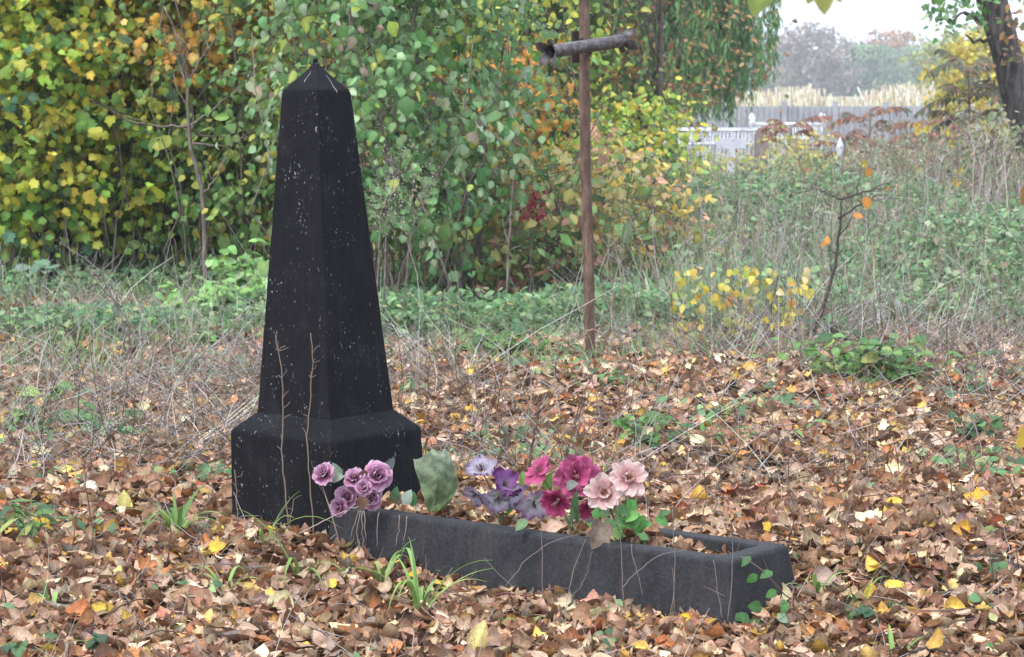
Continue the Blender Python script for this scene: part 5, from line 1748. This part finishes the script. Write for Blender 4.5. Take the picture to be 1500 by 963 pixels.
# crumpled big grey-green leaf
base = at(640, 748, 7.48)
g = Geo()
nu, nv = 15, 13
G, Cc = [], []
nu, nv = 22, 20
for i, u in enumerate(np.linspace(0, 1, nu)):
    xl = np.interp(u, [0, .2, .5, .85, 1], [628, 621, 616, 607, 605])
    xr = np.interp(u, [0, .2, .45, .7, .9, 1], [648, 664, 672, 667, 658, 652])
    yl = np.interp(u, [0, 1], [750, 672])
    yr_ = np.interp(u, [0, .45, 1], [748, 710, 657])
    for v in np.linspace(0, 1, nv):
        nz = mnoise.noise(Vector((u * 3.1, v * 2.3, 4.2))) * .022 + mnoise.noise(Vector((u * 8, v * 7, 1.2))) * .012 + mnoise.noise(Vector((u * 17, v * 15, 7.2))) * .005
        fold = .035 * max(0, .22 - v) * (u > .5) / .22 + .03 * abs(v - .45)
        G.append(at(xl + (xr - xl) * v + 40 * mnoise.noise(Vector((u * 6, v * 2, 9))) * .05, yl + (yr_ - yl) * v + 3 * math.sin(3 * v * math.pi) * u, 7.47 + nz + fold))
        r_ = abs(mnoise.noise(Vector((u * 9 + v * 4, v * 7 - u * 5, 0.3))))
        vein_ = .90 + .22 * min(1, r_ * 3) - .22 * (abs(v - .42 - .1 * u) < .035) - .14 * (abs(((v - .42 - .1 * u) * (1 if v > .42 else -1) * .9 - u * .8) * 5 % 1) < .16)
        cc = np.array(L(122, 134, 112)) * u + np.array(L(92, 110, 68)) * (1 - u)
        if u > .95 or v < .04 or v > .97:
            cc = cc * 1.25
        Cc.append(cc * vein_)
i, jj = np.meshgrid(np.arange(nu - 1), np.arange(nv - 1), indexing='ij')
g.add(np.array(G), [np.stack([i * nv + jj, i * nv + jj + 1, (i + 1) * nv + jj + 1, (i + 1) * nv + jj], -1).reshape(-1, 4)], np.array(Cc))
tag(g.build("cloth_leaf", "petal", origin=base), "large crumpled grey-green cloth leaf standing in the kerb beside the plinth", "artificial leaf")

PUR = [L(196, 194, 196), L(190, 184, 194), L(158, 130, 162), L(116, 74, 122)]
GRYP = [L(120, 108, 122), L(158, 150, 162), L(146, 134, 154), L(116, 92, 126)]
foot = at(738, 778, 7.36)
pbn = thing("purple_bunch", "bunch of purple and white artificial lilies right of the grey-green leaf", "flowers", foot)
for (px, py, R, dn_, cl) in ((706, 690, .052, (-.2, -.55, .9), GRYP), (699, 722, .042, (-.4, -.5, -.5), GRYP), (738, 711, .052, (.5, -.7, .5), [L(150, 116, 154), L(128, 82, 134), L(110, 60, 114), L(102, 56, 106)]), (730, 728, .052, (-.05, -.8, -.55), PUR), (752, 722, .04, (.6, -.7, -.4), PUR), (782, 735, .056, (.1, -.85, -.35), PUR)):
    c = at(px, py, 7.33)
    bloom("lily_bloom", c, dn_, R, pbn, rf, cl, 5, ((1.0, .95, .5),), .46, .12, L(110, 100, 90))
    stem(pbn, [c - unit(dn_) * .004, (c + foot) / 2 + [0, .03, .02], foot], .002)
leaf_part(pbn, [(at(742, 748, 7.34), (.2, -.4, .3), (0, -.8, .6), .05, L(84, 128, 64), 'ovate'), (at(755, 742, 7.34), (.7, -.3, .3), (0, -.8, .6), .045, L(70, 104, 56), 'ovate'), (at(770, 762, 7.2), (-.3, -.4, -.2), (0, -.8, .6), .05, L(110, 140, 96), 'ovate'), (at(768, 712, 7.38), (-.1, -.2, .9), (0, -.9, .3), .045, L(120, 150, 70), 'ovate')], rf)

MAG = [L(122, 40, 72), L(162, 66, 104), L(176, 84, 122), L(184, 98, 134)]
MAGD = [L(112, 34, 68), L(148, 50, 92), L(166, 66, 108), L(178, 80, 122)]
foot = at(838, 778, 7.18)
mb = thing("magenta_bunch", "bunch of deep magenta artificial flowers between the purple and pale pink ones", "flowers", foot)
for (px, py, R, dn_, cl, ly) in ((844, 698, .063, (.1, -1, .3), MAG, ((1.0, 1.25, .35), (.72, .85, .4))), (818, 732, .048, (-.5, -.7, -.5), MAGD, ((1.0, .95, .4),)), (862, 738, .044, (.5, -.6, -.5), MAGD, ((1.0, .95, .4),)), (790, 690, .050, (-.55, -.45, .65), MAG, ((1.0, 1.35, .2),))):
    c = at(px, py, 7.15 if px > 800 else 7.25)
    bloom("magenta_bloom", c, dn_, R, mb, rf, cl, 6, ly, .5, .10, L(190, 140, 140))
    stem(mb, [c, (c + foot) / 2 + [0, .02, .0], foot], .002)
leaf_part(mb, [(at(845, 722, 7.08), (-.15, -.3, -.95), (.3, -1, .2), .105, L(84, 112, 72), 'narrow'), (at(842, 725, 7.07), (-.05, -.3, -.95), (-.3, -1, .2), .09, L(66, 94, 60), 'narrow'), (at(800, 715, 7.25), (.2, -.2, .8), (0, -1, .4), .05, L(120, 152, 76), 'ovate'), (at(830, 712, 7.12), (.4, -.5, .2), (0, -1, .4), .045, L(130, 140, 130), 'ovate')], rf)

PNK = [L(146, 88, 84), L(196, 152, 148), L(204, 178, 172), L(208, 188, 182)]
foot = at(912, 792, 7.02)
pk = thing("pale_pink_pair", "pair of pale pink artificial blossoms with dark pink centres, rightmost of the flowers", "flowers", foot)
for (px, py, R, dn_) in ((885, 722, .052, (-.1, -1, .25)), (920, 701, .053, (.15, -1, .45))):
    c = at(px, py, 7.0)
    bloom("pink_bloom", c, dn_, R, pk, rf, PNK, 8, ((1.0, 1.3, .15), (.45, .55, .3)), .40, .06, L(190, 130, 100))
    stem(pk, [c, (c + foot) / 2 + [0, .02, 0], foot], .002)
for k in range(26):
    px, py = rf.normal(926, 26), 744 + abs(rf.normal(12, 16))
    g = Geo()
    leaves(g, 'maple' if k % 2 else 'ovate', np.array([at(px, py, 7.03 + rf.uniform(-.03, .06))]), np.array([[rf.normal(0, .8), -.3, rf.normal(0, .5)]]), np.array([[rf.normal(0, .3), -.7, .8]]), np.array([rf.uniform(.035, .06)]), pick([(L(96, 146, 76), 3), (L(130, 176, 90), 3), (L(80, 118, 70), 2)], 1, rf), (-.4, .3), (.3, .3), rng=rf)
    g.build("leaf", "green_leaf", pk)

# withered bits hanging over the kerb
for (px, py, sz, Y, lab) in ((868, 778, .085, 6.83, "withered grey-brown leaf hanging over the kerb above the dark stick"),):
    g = Geo()
    p = at(px + 16, py - 14, Y)
    leaves(g, 'syca_hi', np.array([p]), np.array([[-.35, -.25, -.8]]), np.array([[.3, -1, .3]]), np.array([sz]), np.array([L(110, 98, 84)]), (.2, .1), (1.8, .1), .05, L(120, 88, 70), .5, .3, rf)
    tag(g.build("withered_leaf", "litter_leaf", origin=p), lab, "withered leaf")
p = at(529, 742, 7.38)
dr = thing("withered_tuft", "withered brown leaf with pale rootlets hanging down the kerb below the roses", "withered leaf", p)
leaf_part(dr, [(p + [0.006, 0, .028], (-.1, -.2, -.95), (.2, -1, .3), .042, L(98, 70, 54), 'syca_hi')], rf, "litter_leaf")
for (x0, x1, ln) in ((526, 513, 45), (528, 527, 60), (531, 531, 55), (533, 536, 40), (555, 552, 50), (585, 580, 45), (596, 590, 42)):
    g = Geo()
    tube(g, wander(at(x0, 748 + (x0 - 528) * .12, 7.36 - (x0 - 528) * .0012), at(x1, 748 + ln + (x1 - 528) * .12, 7.33 - (x1 - 528) * .0012), 7, .03, rng=rf), np.linspace(.0013, .0007, 7), 4, L(130, 116, 106))
    g.build("rootlet", "dry_stem", dr)

# ------------------------------------------------------------------ leaves hanging close to the camera
hb = thing("overhanging_branch", "thin branch above the view, its blurred green leaves dipping into the top edge", "branch", at(1250, -120, 3.0))
g = Geo()
tube(g, [at(1000, -60, 3.1), at(1110, -75, 3.05), at(1210, -95, 3.0), at(1375, -110, 3.0), at(1700, -190, 2.9), at(2300, -420, 2.8)], [.002, .003, .004, .005, .008, .012], 6)
for (x, y) in ((1112, -75), (1206, -95), (1372, -110)):
    tube(g, [at(x, y, 3.02), at(x, y + 30, 3.0), at(x, y + 55, 3.0)], .001, 4)
g.build("stem", "twig_bark", hb)
leaf_part(hb, [(at(1122, -32, 3.0), (-.25, 0, -1), (.3, -1, .2), .05, L(140, 156, 84), 'ovate'), (at(1206, -48, 3.0), (.05, .1, -1), (0, -1, .3), .058, L(150, 150, 80), 'maple_hi'), (at(1378, -40, 3.0), (0, .1, -1), (.1, -1, .2), .042, L(104, 142, 74), 'ovate')], rf)
eb = thing("edge_twig", "blurred twig at the right edge with one brown and one yellow leaf", "branch", at(1530, 800, 3.2))
g = Geo()
tube(g, [on(1620, 1500) - [0, 0, .02], at(1540, 900, 3.1), at(1515, 640, 3.1), at(1512, 280, 3.1), at(1540, 60, 3.1)], [.004, .003, .0025, .002, .001], 6)
g.build("stem", "twig_bark", eb)
leaf_part(eb, [(at(1508, 268, 3.1), (-.2, 0, -1), (.6, -1, .2), .03, L(150, 110, 60), 'ovate'), (at(1512, 622, 3.1), (-.5, 0, -1), (.5, -1, .2), .036, L(200, 170, 70), 'ovate')], rf)

# ------------------------------------------------------------------ haze
g = Geo()
box(g, (0, 280, 6.6), 340, 345, 8.6)
tag(g.build("haze", "haze_air", smooth=False), "pale damp air that fades the far trees", "haze", kind="stuff")
